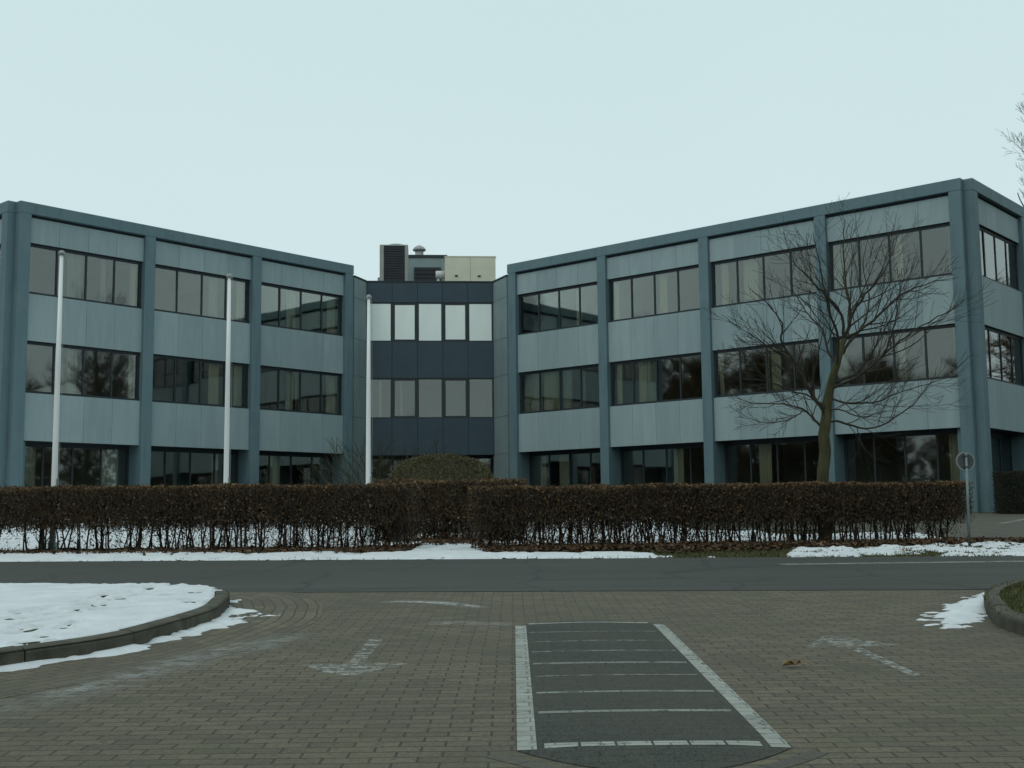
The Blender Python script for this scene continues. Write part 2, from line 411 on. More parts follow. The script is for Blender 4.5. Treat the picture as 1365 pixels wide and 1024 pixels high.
def strip(pts, w0, w1, dz, skirt=.0):
    """ribbon along pts between side offsets w0 and w1 (to the left positive), with uv in metres and 0..1 stored apart"""
    mb = MB(); mb.uv = {}; s = 0; P = [Vector((x, y, 0)) for x, y in pts]; k = len(P)
    tot = sum((P[i+1]-P[i]).length for i in range(k-1))
    for i in range(k):
        d = (P[min(i+1, k-1)]-P[max(i-1, 0)]).normalized(); nrm = Vector((-d.y, d.x, 0))
        if i: s += (P[i]-P[i-1]).length
        for w, vv in ((w0, 0), (w1, 1)):
            p = P[i]+nrm*w; mb.uv[len(mb.v)] = (s, w) ; mb.v.append((p.x, p.y, gz(p.y)+dz))
    for i in range(k-1):
        mb.f.append((2*i+1, 2*i, 2*i+2, 2*i+3)); mb.t.append(0)
    if skirt:                                   # the sheet's own thickness, so that no gap shows below its edges
        n = len(mb.v)
        for i in range(2*k): mb.uv[n+i] = mb.uv[i]; v = mb.v[i]; mb.v.append((v[0], v[1], v[2]-skirt))
        for i in range(k-1):
            for e in (0, 1):
                a = 2*i+e; mb.f.append((a, a+2, n+a+2, n+a) if e else (a+2, a, n+a, n+a+2)); mb.t.append(0)
    return mb, tot
def unit_uv(mb, tot, w0, w1):
    mb.uv = {i: (u/tot, (v-w0)/(w1-w0)) for i, (u, v) in mb.uv.items()}; return mb
def smooth_curve(pts, n=8):
    out = []
    P = [Vector((*p, 0)) for p in pts]; P = [2*P[0]-P[1]]+P+[2*P[-1]-P[-2]]
    for i in range(1, len(P)-2):
        for k in range(n):
            t = k/n; a, b, c, d = P[i-1], P[i], P[i+1], P[i+2]
            q = .5*((2*b)+(c-a)*t+(2*a-5*b+4*c-d)*t*t+(3*b-a-3*c+d)*t**3); out.append((q.x, q.y))
    out.append(tuple(P[-2][:2])); return out

# ------------------------------------------------------------------ ground, road, forecourt
FAR = lambda x: 18.62-.069*x     # far edge of the road
NEAR = lambda x: 13.25-.069*x
mb = MB()
ys = [-400, -60, -12, 0, 6, 12, 20, 30, RIDGE, 60, 120, 900]
xsg = [-700, -120, -30, 0, 30, 120, 700]
for j in ys:
    for i in xsg: mb.v.append((i, j, gz(j)-.012))
for j in range(len(ys)-1):
    for i in range(len(xsg)-1):
        n = j*len(xsg)+i; mb.f.append((n, n+1, n+1+len(xsg), n+len(xsg))); mb.t.append(0)
tag(link('ground', mb, M['ground']), 'brown winter grass and soil around the office site', 'ground', kind='structure')
road = sheet('road', [(-90, NEAR(-90)), (90, NEAR(90)), (90, FAR(90)), (-90, FAR(-90))], 0, M['asphalt'])
tag(road, 'dark asphalt road crossing in front of the hedge', 'road')
fore = sheet('forecourt', [(-14, -11), (14, -11), (14, NEAR(14)-.01), (-14, NEAR(-14)-.01)], -.004, M['brick'])
tag(fore, 'brown brick forecourt in the foreground', 'forecourt')
lot = sheet('parking_lot', [(8.9, 23.1), (60, 20), (60, 38.3), (16, 38.3), (5, 37.6), (4.6, 28.5), (7.2, 27.5)], 0, M['lot'])
tag(lot, 'grey brown paved parking area right of the hedge end', 'parking area')
# lane line on the right of the road
p0, p1 = G(1040, 752.5), G(1365, 748.3)
d = ((p1[0]-p0[0]), (p1[1]-p0[1]))
pts = [(p0[0]+d[0]*t, p0[1]+d[1]*t) for t in np.linspace(0, 5, 20)]
mbx, _ = strip(pts, -.11, .11, .0015)
tag(link('lane_marking', mbx, M['paint']), 'white painted line on the far right of the road', 'road marking', kind='structure')
a, b = G(1334, 698), G(1372, 691)
mbx, _ = strip([a, ((a[0]+b[0])/2, (a[1]+b[1])/2), b, (b[0]*2-a[0], b[1]*2-a[1])], -.10, .10, .0015)
tag(link('parking_marking', mbx, M['paint']), 'white painted bay line on the parking area right of the sign', 'road marking', kind='structure')

# ---- left island: kerb nose with snow on top
KL = smooth_curve([(-6.6, 3.2), (-5.2, 5.2), (-4.2, 6.65), G(0, 893), G(150, 869), G(228, 848), G(285, 829), G(301, 816), (-2.80, 11.9), (-3.05, 12.65), (-3.6, 13.22), (-4.4, NEAR(-4.4)-.12)], 8)
def kerb_profile(h, w=.13):
    return [(0, -.03), (0, h*.72), (.02, h*.92), (.05, h), (w, h), (w, -.03)]
def kerb_run(name, curve, h, side, label, parent_label, cat='kerb', stone_len=1.0):
    """kerb stones end to end along the curve; side=+1 body lies to the left of travel"""
    root = thing(name, label, cat, (curve[0][0], curve[0][1], gz(curve[0][1]))); root['kind'] = 'structure'
    P = [Vector((x, y, 0)) for x, y in curve]; cum = [0]
    for i in range(1, len(P)): cum.append(cum[-1]+(P[i]-P[i-1]).length)
    def at(s):
        for i in range(1, len(P)):
            if cum[i] >= s or i == len(P)-1:
                t = (s-cum[i-1])/max(1e-6, cum[i]-cum[i-1]); return P[i-1].lerp(P[i], t), (P[i]-P[i-1]).normalized()
    s = 0; prof = kerb_profile(h)
    while s < cum[-1]-.05:
        e = min(s+stone_len, cum[-1]); mb = MB(); k = 7; jit = random.uniform(-.006, .006)
        for i in range(k):
            ss = s+.006+(e-s-.012)*i/(k-1); p, dr = at(ss); p2, dr2 = at(min(ss+.12, cum[-1])); p3, dr3 = at(max(ss-.12, 0))
            dr = (dr+dr2+dr3).normalized()
            nn = Vector((-dr.y, dr.x, 0))*side
            for o, z in prof:
                q = p+nn*(o+jit); mb.v.append((q.x-root.location.x, q.y-root.location.y, gz(q.y)+z+jit-root.location.z))
        m = len(prof)
        for i in range(k-1):
            for j in range(m-1):
                f = (i*m+j, i*m+j+1, (i+1)*m+j+1, (i+1)*m+j); mb.f.append(f if side < 0 else f[::-1]); mb.t.append(0)
        mb.f.append(tuple(range(m))); mb.f.append(tuple(range((k-1)*m, k*m))); mb.t += [0, 0]
        me = mb.mesh('kerb_stone', smooth=False)
        link('kerb_stone', me, M['kerb'], root); s = e
    return root
kerb_run('kerb', KL[:-14], .125, +1, 'curved concrete kerb around the snowy island at left', '')
isl = KL+[(-30, NEAR(-30)-.12), (-30, 3.2)]
mb = MB(); mb.v = [(x, y, gz(y)+.108) for x, y in isl]; mb.f = [tuple(range(len(isl)))]; mb.t = [0]
tag(link('island_soil', mb, M['ground']), 'grass soil of the left island beneath its snow', 'island', kind='structure')
Pkl = np.array(KL)
def inside_left(X, Y):
    """signed distance (positive inside the island) from the kerb curve"""
    pts = np.stack([X.ravel(), Y.ravel()], 1); best = np.full(len(pts), 1e9); sgn = np.zeros(len(pts))
    for i in range(len(Pkl)-1):
        a, b = Pkl[i], Pkl[i+1]; ab = b-a; L2 = (ab**2).sum()
        t = np.clip(((pts-a)@ab)/L2, 0, 1); q = a+t[:, None]*ab; dd = np.hypot(*(pts-q).T)
        cr = ab[0]*(pts[:, 1]-a[1])-ab[1]*(pts[:, 0]-a[0])
        m = dd < best; best[m] = dd[m]; sgn[m] = np.sign(cr[m])
    return (best*sgn).reshape(X.shape)
steps = []
for (u0, v0, u1, v1, n) in ((10, 852, 200, 790, 9), (30, 880, 120, 850, 4), (170, 826, 280, 800, 5), (6, 864, 240, 792, 11), (20, 872, 130, 826, 6), (60, 838, 205, 800, 7), (0, 846, 60, 828, 4), (85, 858, 115, 848, 2), (150, 838, 190, 806, 3), (235, 816, 260, 822, 3)):
    for i in range(n):
        t = (i+.5)/n; g = G(u0+(u1-u0)*t+random.uniform(-9, 9), v0+(v1-v0)*t+random.uniform(-3, 3))
        steps.append((*g, random.uniform(.7, 1.25), math.atan2(*(np.array(G(u1, v1))-np.array(G(u0, v0)))[::-1])+random.uniform(-.5, .5)))
def island_snow(X, Y):
    dist = inside_left(X, Y)
    h = .126+.006*np.clip((dist-.13)/.8, 0, 1)+.006*fbm(X, Y, 1.1, 2)+.005*fbm(X, Y, 6, 3, 2)+.004*fbm(X, Y, 15, 4, 2)
    h = h-np.clip((.155-dist)*3.0, 0, 1)*(Y < 12.35)+.012*fbm(X, Y, 9, 5, 2)*(dist < .4)
    edge = NEAR(X)-.1-Y
    h = h-np.clip((.12-edge)*2.0, 0, 1)
    for sx, sy, k, ang in steps:
        dx, dy = X-sx, Y-sy; m = (abs(dx) < .4) & (abs(dy) < .4)
        c, s = math.cos(ang), math.sin(ang); lx = c*dx+s*dy; ly = -s*dx+c*dy
        r = (lx/(.125*k))**2+(ly/(.06*k))**2
        r = r+.35*np.sin(lx*37+sx*50)*np.sin(ly*41+sy*30)
        h = np.where(m, h-.034*np.clip(1.6-r, 0, 1)*k+.005*np.exp(-(r-1.9)**2*3), h)  # prints dip to the dark soil, which stands in for shaded hole walls
    return h
hf = heightfield('island_snow', np.arange(-8.2, -2.4, .024), np.arange(5.0, 13.9, .026), lambda X, Y: np.where(inside_left(X, Y) > .05, island_snow(X, Y)-0, -1), M['snow'], keep=.096)
tag(hf, 'trodden snow on the left island, footprints bared to dark soil for shade', 'snow', kind='stuff')

# snow lying along the outside foot of that kerb
def kerbfoot(X, Y):
    dist = -inside_left(X, Y)
    prog = np.interp(Y, [6, 7.9, 8.7, 9.5, 10.4, 11.3, 12.3], [.24, .20, .24, .34, .44, .66, .25])
    h = .02-.05*np.clip(dist/np.maximum(prog, .02), 0, 3)+.022*fbm(X*1.0, Y, 3.5, 8)+.02*fbm(X, Y, 11, 9, 2)*(Y > 9.6)
    h = h-np.where(Y > 11.2, .012+.02*abs(fbm(X, Y, 7, 12, 2)), 0)
    return np.where((dist > -.03), np.minimum(h, .025), -1)
hf = heightfield('kerb_snow', np.arange(-5.4, -1.7, .03), np.arange(5.2, 12.8, .03), kerbfoot, M['snow'], keep=-.012)
tag(hf, 'narrow band of snow along the foot of the left kerb', 'snow', kind='stuff')
# paving courses that follow the kerb
mbx, _ = strip(KL, -.905, -.01, -.001, .02)
tag(link('kerbside_paving', mbx, M['brick_uv']), 'curved brick courses following the left kerb', 'paving', kind='structure')

# ---- right island with grass
KR = smooth_curve([(6.0, 5.9), (4.5, 7.7), (3.95, 8.75), G(1338, 838), G(1318, 822), G(1313, 808), G(1330, 796), G(1365, 789.5), (6.4, NEAR(6.4)-.2), (9, NEAR(9)-.15)], 8)
kerb_run('kerb', KR, .13, -1, 'dark concrete kerb around the grassy island at far right', '')
isr = KR+[(30, NEAR(30)-.15), (30, 5.9)]
mb = MB(); mb.v = [(x, y, gz(y)+.10) for x, y in isr]; mb.f = [tuple(range(len(isr)-1, -1, -1))]; mb.t = [0]
tag(link('island_turf', mb, M['turf']), 'green turf of the right island', 'island', kind='structure')
Pkr = np.array(isr)
def in_poly(X, Y, P):
    ins = np.zeros(X.shape, bool)
    for i in range(len(P)):
        x0, y0 = P[i]; x1, y1 = P[(i+1) % len(P)]
        c = ((y0 > Y) != (y1 > Y)) & (X < (x1-x0)*(Y-y0)/((y1-y0) if y1 != y0 else 1e-9)+x0); ins ^= c
    return ins
gx = rng.uniform(3.9, 8, 40000); gy = rng.uniform(6.5, 12.9, 40000); m = in_poly(gx, gy, Pkr)
gx, gy = gx[m], gy[m]; n = len(gx)
pos = np.stack([gx, gy, gza(gy)+.095], 1); dr = np.stack([rng.normal(0, .5, n), rng.normal(0, .5, n), np.ones(n)], 1)
me = quads_mesh('grass', twig_quads(pos, dr, rng.uniform(.02, .055, n), rng.uniform(.006, .012, n)), rng.uniform(0, 1, n))
tag(link('grass', me, M['grass']), 'green grass on the right island', 'grass', kind='stuff')
def rsnow(X, Y):
    ax, ay = G(1258, 820)
    d1 = np.full(X.shape, 9.0)
    line = [G(1276, 834), G(1278, 822), G(1296, 811), G(1316, 802), G(1340, 794), G(1370, 788), (7.2, 12.55)]
    wid = [.05, .13, .15, .11, .10, .10, .08]
    for i in range(len(line)-1):
        a, b = np.array(line[i]), np.array(line[i+1]); ab = b-a
        t = np.clip(((X-a[0])*ab[0]+(Y-a[1])*ab[1])/(ab**2).sum(), 0, 1)
        w = wid[i]+(wid[i+1]-wid[i])*t
        d1 = np.minimum(d1, np.hypot(X-a[0]-t*ab[0], (Y-a[1]-t*ab[1]))-w)
    h = .012-.10*np.clip(d1+.1, 0, 1)+.020*fbm(X, Y*2.2, 3.2, 21)+.018*fbm(X*.7, Y*2, 10, 22, 2)
    return np.where(in_poly(X, Y, Pkr), -1, np.minimum(h, .03))
hf = heightfield('kerb_snow', np.arange(3.2, 8, .03), np.arange(9.0, 13.0, .03), rsnow, M['snow'], keep=-.012)
tag(hf, 'patch of melting snow beside the right kerb', 'snow', kind='stuff')

# ---- hatched black traffic island in the forecourt
X0, X1, Y0, Y1 = .01, 1.24, 5.53, 10.12
root = thing('traffic_island', 'low black paved hump with white stripes and white side lines', 'traffic island', (.6, 7.8, gz(7.8)))
def hump(x):
    t = (x-X0)/(X1-X0); return .005+.009*math.sin(math.pi*min(max(t, 0), 1))**.7
def cap_arc(x, r): 
    t = (x-X0)/(X1-X0)*2-1; return r*max(0, 1-t*t)
mb = MB(); nx = 16; rows = []
def hump_pt(x, y):
    e = min(1, max(0, min(y-(Y0-cap_arc(x, .42)), Y1+cap_arc(x, .36)-y)/.3))
    return (x-.6, y-7.8, gz(y)+.001+hump(x)*e-gz(7.8))
ycut = np.linspace(0, 1, 24)
for a in ycut:
    for i in range(nx+1):
        x = X0+(X1-X0)*i/nx
        ya, yb = Y0-cap_arc(x, .42), Y1+cap_arc(x, .36); y = ya+(yb-ya)*a
        mb.v.append(hump_pt(x, y))
for j in range(len(ycut)-1):
    for i in range(nx):
        n = j*(nx+1)+i; mb.f.append((n, n+1, n+nx+2, n+nx+1)); mb.t.append(0)
nv = len(mb.v); R_ = len(ycut)
mb.v += [(x, y, z-.03) for x, y, z in mb.v]
for j in range(R_-1):
    for i in (0, nx):
        a = j*(nx+1)+i; b = a+nx+1; mb.f.append((a, b, nv+b, nv+a) if i else (b, a, nv+a, nv+b)); mb.t.append(0)
for i in range(nx):
    for j in (0, R_-1):
        a = j*(nx+1)+i; mb.f.append((a, a+1, nv+a+1, nv+a) if j == 0 else (a+1, a, nv+a, nv+a+1)); mb.t.append(0)
link('hump_surface', mb, M['black_brick'], root)
def hatch(y, w, xa, xb, mat):
    mb = MB(); k = 14
    for i in range(k+1):
        x = xa+(xb-xa)*i/k
        for yy in (y-w/2, y+w/2):
            p = hump_pt(x, yy); mb.v.append((p[0], p[1], p[2]+.0008))
    for i in range(k): mb.f.append((2*i, 2*i+2, 2*i+3, 2*i+1)); mb.t.append(0)
    link('stripe', mb, mat, root)
for v, w, mt in ((831.5, .085, 'paint_bold'), (857, .055, 'paint_thin'), (870.5, .05, 'paint_thin'), (886.5, .06, 'paint'), (903.5, .04, 'paint_thin'), (925.5, .05, 'paint'), (952, .06, 'paint'), (844.5, .03, 'paint_thin')):
    hatch(G(770, v)[1], w, X0+.11, X1-.11, M[mt])
for i in range(6):                       # near end line: separate white stones
    a = X0+.115+i*(X1-X0-.23)/6; hatch(Y0+.06, .085, a+.006, a+(X1-X0-.23)/6-.006, M['paint_bold'])
for xa, xb in ((X0-.004, X0+.086), (X1-.086, X1+.004)):
    mb = MB(); k = 44
    for i in range(k+1):
        y = Y0+(Y1-Y0)*i/k
        for x in (xa, xb):
            p = hump_pt(x, y); mb.v.append((p[0], p[1], p[2]+.0016))
    for i in range(k): mb.f.append((2*i, 2*i+1, 2*i+3, 2*i+2)); mb.t.append(0)
    link('side_line', mb, M['paint_bold'], root)
arc = [(X0-.05+(X1-X0+.1)*t, Y0-cap_arc(X0+(X1-X0)*t, .42)-.02) for t in np.linspace(0, 1, 20)]
mbx, _ = strip(arc, -.125, -.035, -.001, .02)
tag(link('island_edging', mbx, M['edge_brick']), 'arc of edging bricks around the near end of the striped hump', 'edging', kind='structure')

# ---- worn arrows
def ground_poly(name, polys, dz, mat, label, cat):
    mb = MB()
    for poly in polys:
        n = len(mb.v); mb.v += [(x, y, gz(y)+dz) for x, y in poly]; mb.f.append(tuple(range(n, n+len(poly)))); mb.t.append(0)
    return tag(link(name, mb, mat), label, cat, kind='structure')
ax = -1.07
ground_poly('road_arrow', [[(ax-.36, 8.18), (ax-.1, 7.72), (ax+.05, 7.68), (ax+.36, 8.18)], [(ax-.06, 8.19), (ax+.05, 8.19), (ax+.05, 9.4), (ax-.06, 9.4)]], -.003, M['paint_arrow'],
            'faded white arrow pointing towards the viewer left of the striped hump', 'road arrow')
ax = 2.43
ground_poly('road_arrow', [[(ax-.34, 8.72), (ax+.34, 8.80), (ax+.06, 9.34), (ax-.06, 9.34)], [(ax+.0, 7.45), (ax+.07, 7.45), (ax+.05, 8.71), (ax-.05, 8.71)]], -.003, M['paint_arrow'],
            'faded white arrow pointing away right of the striped hump', 'road arrow')
# salt and ice streaks
def stain(name, px, w, mat, label):
    pts = smooth_curve([G(*p) for p in px], 6); mbx, tot = strip(pts, -w, w, .0004); unit_uv(mbx, tot, -w, w)
    tag(link(name, mbx, mat), label, 'salt stain', kind='structure')
stain('salt_stain', [(-60, 965), (40, 938), (150, 908), (260, 878), (340, 858), (400, 846), (440, 842)], .30, M['salt'], 'pale dried salt streak curving below the left kerb')
stain('ice_streak', [(318, 874), (350, 863), (385, 850), (425, 843)], .16, M['salt'], 'short pale ice streak at the end of the salt streak')
stain('ice_streak', [(500, 804), (535, 802), (575, 803), (610, 806), (645, 811)], .14, M['salt_bold'], 'thin white ice streak near the far edge of the forecourt')
stain('salt_stain', [(560, 832), (620, 831), (690, 833)], .16, M['salt'], 'faint pale stain left of the far end of the striped hump')
# the lone leaf
lx, ly = G(1057, 889)
mb = MB(); prof = [(-.075, 0), (-.05, .02), (-.03, .012), (-.012, .035), (.008, .018), (.03, .030), (.045, .012), (.07, .014), (.055, -.006), (.035, -.026), (.012, -.014), (-.015, -.034), (-.035, -.014), (-.06, -.016)]
mb.v = [(0, 0, .014)]+[(x, y, .004+.045*abs(math.sin(i*1.9))) for i, (x, y) in enumerate(prof)]
for i in range(len(prof)): mb.f.append((0, 1+i, 1+(i+1) % len(prof))); mb.t.append(0)
mb.tube([(.07, .01, .012), (.10, .015, .02), (.12, .012, .012)], .003, 5)
tag(link('dry_leaf', mb, M['dry_leaf'], None, (lx, ly, gz(ly))), 'single curled brown leaf lying on the brick forecourt', 'leaf')

# ------------------------------------------------------------------ snow lawn and verge
def cover_verge(X, Y):
    e = Y-FAR(X)
    w = np.interp(X, [-14, -2.6, -1.9, -1.2, -.7, -.2, .6, 2.0, 2.55, 4.2, 4.8, 9, 12, 40], [1.75, 1.7, 2.3, 4.8, 4.6, 1.75, 1.15, .85, .25, .2, 2.1, 3.4, 3.6, 3.6])
    s = np.interp(X, [-14, 4.3, 5.2, 40], [1.0, 1.0, .16, .22])     # how whole the cover is
    h = .05*s-.02
    hn = fbm(X, Y*1.8, 1.3, 31)*.042+fbm(X, Y*2, 4, 32, 2)*.034
    edge = np.clip((.38-e)/.38, 0, 1)
    h = h+hn*(1.25-.55*s)*1.3-edge*.052-np.clip((e-w)/.5, 0, 1)*.10
    h = np.where((X > 2.2) & (X < 4.3), h-.05, h)
    h = h-np.where(e < .10+.10*fbm(X, Y, 5, 36, 2), .2, 0)
    return np.minimum(h, .05)
hf = heightfield('verge_snow', np.arange(-13, 14, .055), np.arange(17.4, 24.2, .055), cover_verge, M['snow'], keep=-.02)
tag(hf, 'patchy snow on the verge between road and hedge', 'snow', kind='stuff')
def cover_lawn(X, Y):
    h = .026+.035*fbm(X, Y, .7, 41)+.028*fbm(X, Y, 2.6, 42, 2)
    h = h-np.where((X > 4.2) & (Y > 27), .2, 0)-np.where((X > 5.5) & (Y > 25.2), .1, 0)-np.where(X > 8.4, .15, 0)
    return np.minimum(h, .05)
hf = heightfield('lawn_snow', np.arange(-20, 9, .13), np.arange(22.3, 44, .13), cover_lawn, M['snow'], keep=-.02)
tag(hf, 'snow covered lawn seen between the hedge stems', 'snow', kind='stuff')
# leaf litter below the hedges
n = 26000
lx = rng.uniform(-11, 9.3, n); base = np.interp(lx, [-11, -1.8, -1.7, -.6, -.5, 9.3], [21.2, 20.75, 23.3, 23.3, 20.6, 22.1])
ly = base-.12+rng.normal(0, .24, n)+np.where(lx > -1.8, .0, -.0)
dens = np.interp(lx, [-11, -7.5, -5, 0, 3, 4.5, 6, 9.3], [.12, .18, .75, 1, 1, .9, .7, .35])
extra = (lx > 2.2) & (lx < 4.4); ly = np.where(extra, ly-np.abs(rng.normal(0, .55, n)), ly)
ly = np.where(lx > 4.4, ly-np.abs(rng.normal(0, .22, n)), ly)
ly = np.where((lx > -1.75) & (lx < -.55), ly-np.abs(rng.normal(0, .35, n)), ly)
m = (rng.uniform(0, 1, n) < dens) & (ly > FAR(lx)+.05); lx, ly = lx[m], ly[m]; n = len(lx)
pos = np.stack([lx, ly, gza(ly)+rng.uniform(.01, .075, n)], 1)
me = quads_mesh('leaf_litter', leaf_quads(pos, rng.uniform(.05, .10, n), .55, .7), np.clip(rng.beta(1.6, 2.2, n), 0, 1))
tag(link('leaf_litter', me, M['litter']), 'brown fallen leaves along the foot of the hedges', 'leaf litter', kind='stuff')
# grass tufts on the verge
n = 30000
gx = rng.uniform(-11, 13, n); gy = FAR(gx)+rng.uniform(.08, 2.6, n)
dn = np.interp(gx, [-11, .2, 2.0, 3.2, 4.8, 13], [.10, .12, .55, 1, .8, .7]); m = rng.uniform(0, 1, n) < dn; gx, gy = gx[m], gy[m]; n = len(gx)
pos = np.stack([gx, gy, gza(gy)-.012], 1); dr = np.stack([rng.normal(0, .6, n), rng.normal(0, .6, n), np.ones(n)], 1)
me = quads_mesh('verge_grass', twig_quads(pos, dr, rng.uniform(.02, .05, n), rng.uniform(.010, .02, n)), np.clip(rng.normal(.55, .25, n), 0, 1))
tag(link('verge_grass', me, M['grass']), 'short winter grass on the verge before the hedge', 'grass', kind='stuff')

# ------------------------------------------------------------------ hedges
def stem_mesh(seed, h):
    r = random.Random(seed); mb = MB()
    for k in range(r.randint(2, 4)):
        x, y = r.uniform(-.05, .05), r.uniform(-.07, .07); pts = [(x, y, -.03)]; lean = (r.gauss(0, .10), r.gauss(0, .10))
        for i in range(1, 6):
            t = i/5; pts.append((x+lean[0]*t*h*1.3+r.gauss(0, .014), y+lean[1]*t*h*1.3, h*t*1.05))
        r0 = r.uniform(.010, .022); mb.tube(pts, [r0*(1-.45*i/5) for i in range(6)], 5)
        for q in range(r.randint(2, 4)):
            i = r.randint(1, 4); p = pts[i]; a = r.uniform(0, 6.28); l = r.uniform(.12, .34)
            mb.tube([p, (p[0]+math.cos(a)*l*.5, p[1]+math.sin(a)*l*.5, p[2]+l*.45), (p[0]+math.cos(a)*l*.75, p[1]+math.sin(a)*l*.75, p[2]+l)], [.0065, .005, .003], 3, False)
    return mb.mesh('stem')
STEMS = [stem_mesh(s, .62) for s in range(9)]
for m_ in STEMS: m_.materials.append(M['twig'])
def make_hedge(p0, p1, depth, zlow, ztop, n_leaf, n_stem, label, group, gapfun=None, mat='beech', low_twigs=1.0, tip=.3, n_low=3000, lowfun=None):
    (x0, y0), (x1, y1) = p0, p1; ln = math.hypot(x1-x0, y1-y0); ang = math.atan2(y1-y0, x1-x0)
    root = thing('hedge', label, 'hedge', (x0, y0, gz(y0)), ang, group)
    dz = lambda lx: gza(y0+lx*math.sin(ang))-gz(y0)
    lump = lambda a, b, s: np.array([noise.noise(Vector((p*2.1+s, q*2.1, s*1.7))) for p, q in zip(a, b)])
    lx = rng.uniform(-.05, ln+.05, n_leaf); w = np.clip(rng.beta(.75, .75, n_leaf), 0, 1); lyy = (w-.5)*depth
    top = ztop+.05*lump(lx*.8, lyy, 3.1)+.035*lump(lx*4, lyy*4, 5.3)
    lowv = zlow+.09*lump(lx*1.5, lyy, 9.1)
    u = rng.uniform(0, 1, n_leaf); u = np.where(rng.uniform(0, 1, n_leaf) < .22, 1-rng.exponential(.045, n_leaf), u)
    z = lowv+(top-lowv)*np.clip(u, -.08, 1.03)
    stray = rng.uniform(0, 1, n_leaf) < .05; z = np.where(stray, zlow-rng.exponential(.12, n_leaf)*low_twigs, z); z = np.maximum(z, .02)
    lyy = lyy*(1+.10*lump(lx*1.3, z, 7.7)*2); 
    pos = np.stack([lx, lyy, z+dz(lx)], 1)
    clump = np.array([noise.noise(Vector((p*1.3+4, q*1.3, r_*1.8))) for p, q, r_ in zip(lx, lyy, z)])
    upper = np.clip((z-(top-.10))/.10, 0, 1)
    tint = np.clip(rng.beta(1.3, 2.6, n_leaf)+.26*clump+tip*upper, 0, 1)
    q1 = leaf_quads(pos, rng.uniform(.025, .062, n_leaf), 0, .6)
    nt_ = n_leaf//4
    tx = rng.uniform(0, ln, nt_); ty = (rng.beta(.7, .7, nt_)-.5)*depth; tz = rng.uniform(zlow-.2*low_twigs, ztop-.12, nt_)
    pt = np.stack([tx, ty, np.maximum(tz, .05)+dz(tx)], 1); dr = np.stack([rng.normal(0, .45, nt_), rng.normal(0, .45, nt_), np.abs(rng.normal(.9, .3, nt_))], 1)
    tl = np.minimum(rng.uniform(.10, .30, nt_), np.maximum(.04, ztop+.03+rng.exponential(.035, nt_)-tz))
    q2 = twig_quads(pt, dr, tl, rng.uniform(.006, .013, nt_))
    bx_ = rng.uniform(0, ln, n_low)
    if lowfun: bx_ = bx_[rng.uniform(0, 1, n_low) < np.array([lowfun(q) for q in bx_/ln])]
    nl = len(bx_); bz = rng.uniform(.0, zlow, nl); by = (rng.uniform(0, 1, nl)-.5)*depth*.9
    q3 = twig_quads(np.stack([bx_, by, bz+dz(bx_)], 1), np.stack([rng.normal(0, .5, nl), rng.normal(0, .5, nl), np.abs(rng.normal(.8, .4, nl))], 1), rng.uniform(.08, .28, nl), rng.uniform(.005, .011, nl))
    q4 = leaf_quads(np.stack([bx_, by, bz*.6*rng.uniform(0, 1, nl)+.02+dz(bx_)], 1), rng.uniform(.03, .07, nl), .2, .6)
    me = quads_mesh('foliage', np.concatenate([q1, q2, q3, q4]), np.concatenate([tint, rng.uniform(0, .45, nt_), rng.uniform(0, .4, nl), rng.uniform(.2, .85, nl)]))
    link('foliage', me, M[mat], root)
    for i in range(n_stem):
        sx = (i+.5+random.uniform(-.42, .42))*ln/n_stem
        if gapfun and random.random() > gapfun(sx/ln): continue
        o = bpy.data.objects.new('stem', random.choice(STEMS)); COL.objects.link(o); o.parent = root
        o.location = (sx, random.uniform(-.22, .22)*depth, float(dz(sx))); o.rotation_euler = (0, 0, random.uniform(0, 6.28)); o.scale = (1, 1, (zlow+.15)/.62*random.uniform(.9, 1.1))
    return root
HG = 'beech hedges along the road'
make_hedge((-11.2, 21.75), (-1.72, 21.15), .75, .50, 1.16, 62000, 88, 'long clipped brown hedge in front of the flagpoles', HG, lambda t: .55+.45*t, low_twigs=.7, n_low=4500, lowfun=lambda t: max(.12, min(1, (t-.25)*1.6)))
make_hedge((-2.7, 24.1), (.2, 23.9), .75, .46, 1.22, 20000, 34, 'short hedge section set back in the gap between the two long hedges', HG, low_twigs=1.4, n_low=2500)
make_hedge((-.72, 20.95), (8.35, 22.35), .75, .50, 1.09, 64000, 96, 'long clipped brown hedge with the bare street tree in it', HG, lambda t: 1-.35*max(0, t-.7)/.3, low_twigs=1.0, n_low=6500, lowfun=lambda t: max(.12, 1-t*1.15))
make_hedge((15.2, 37.6), (20.6, 36.8), .9, .06, 1.30, 46000, 20, 'dark hedge by the building corner behind the round sign', None, mat='evergreen', tip=.15)

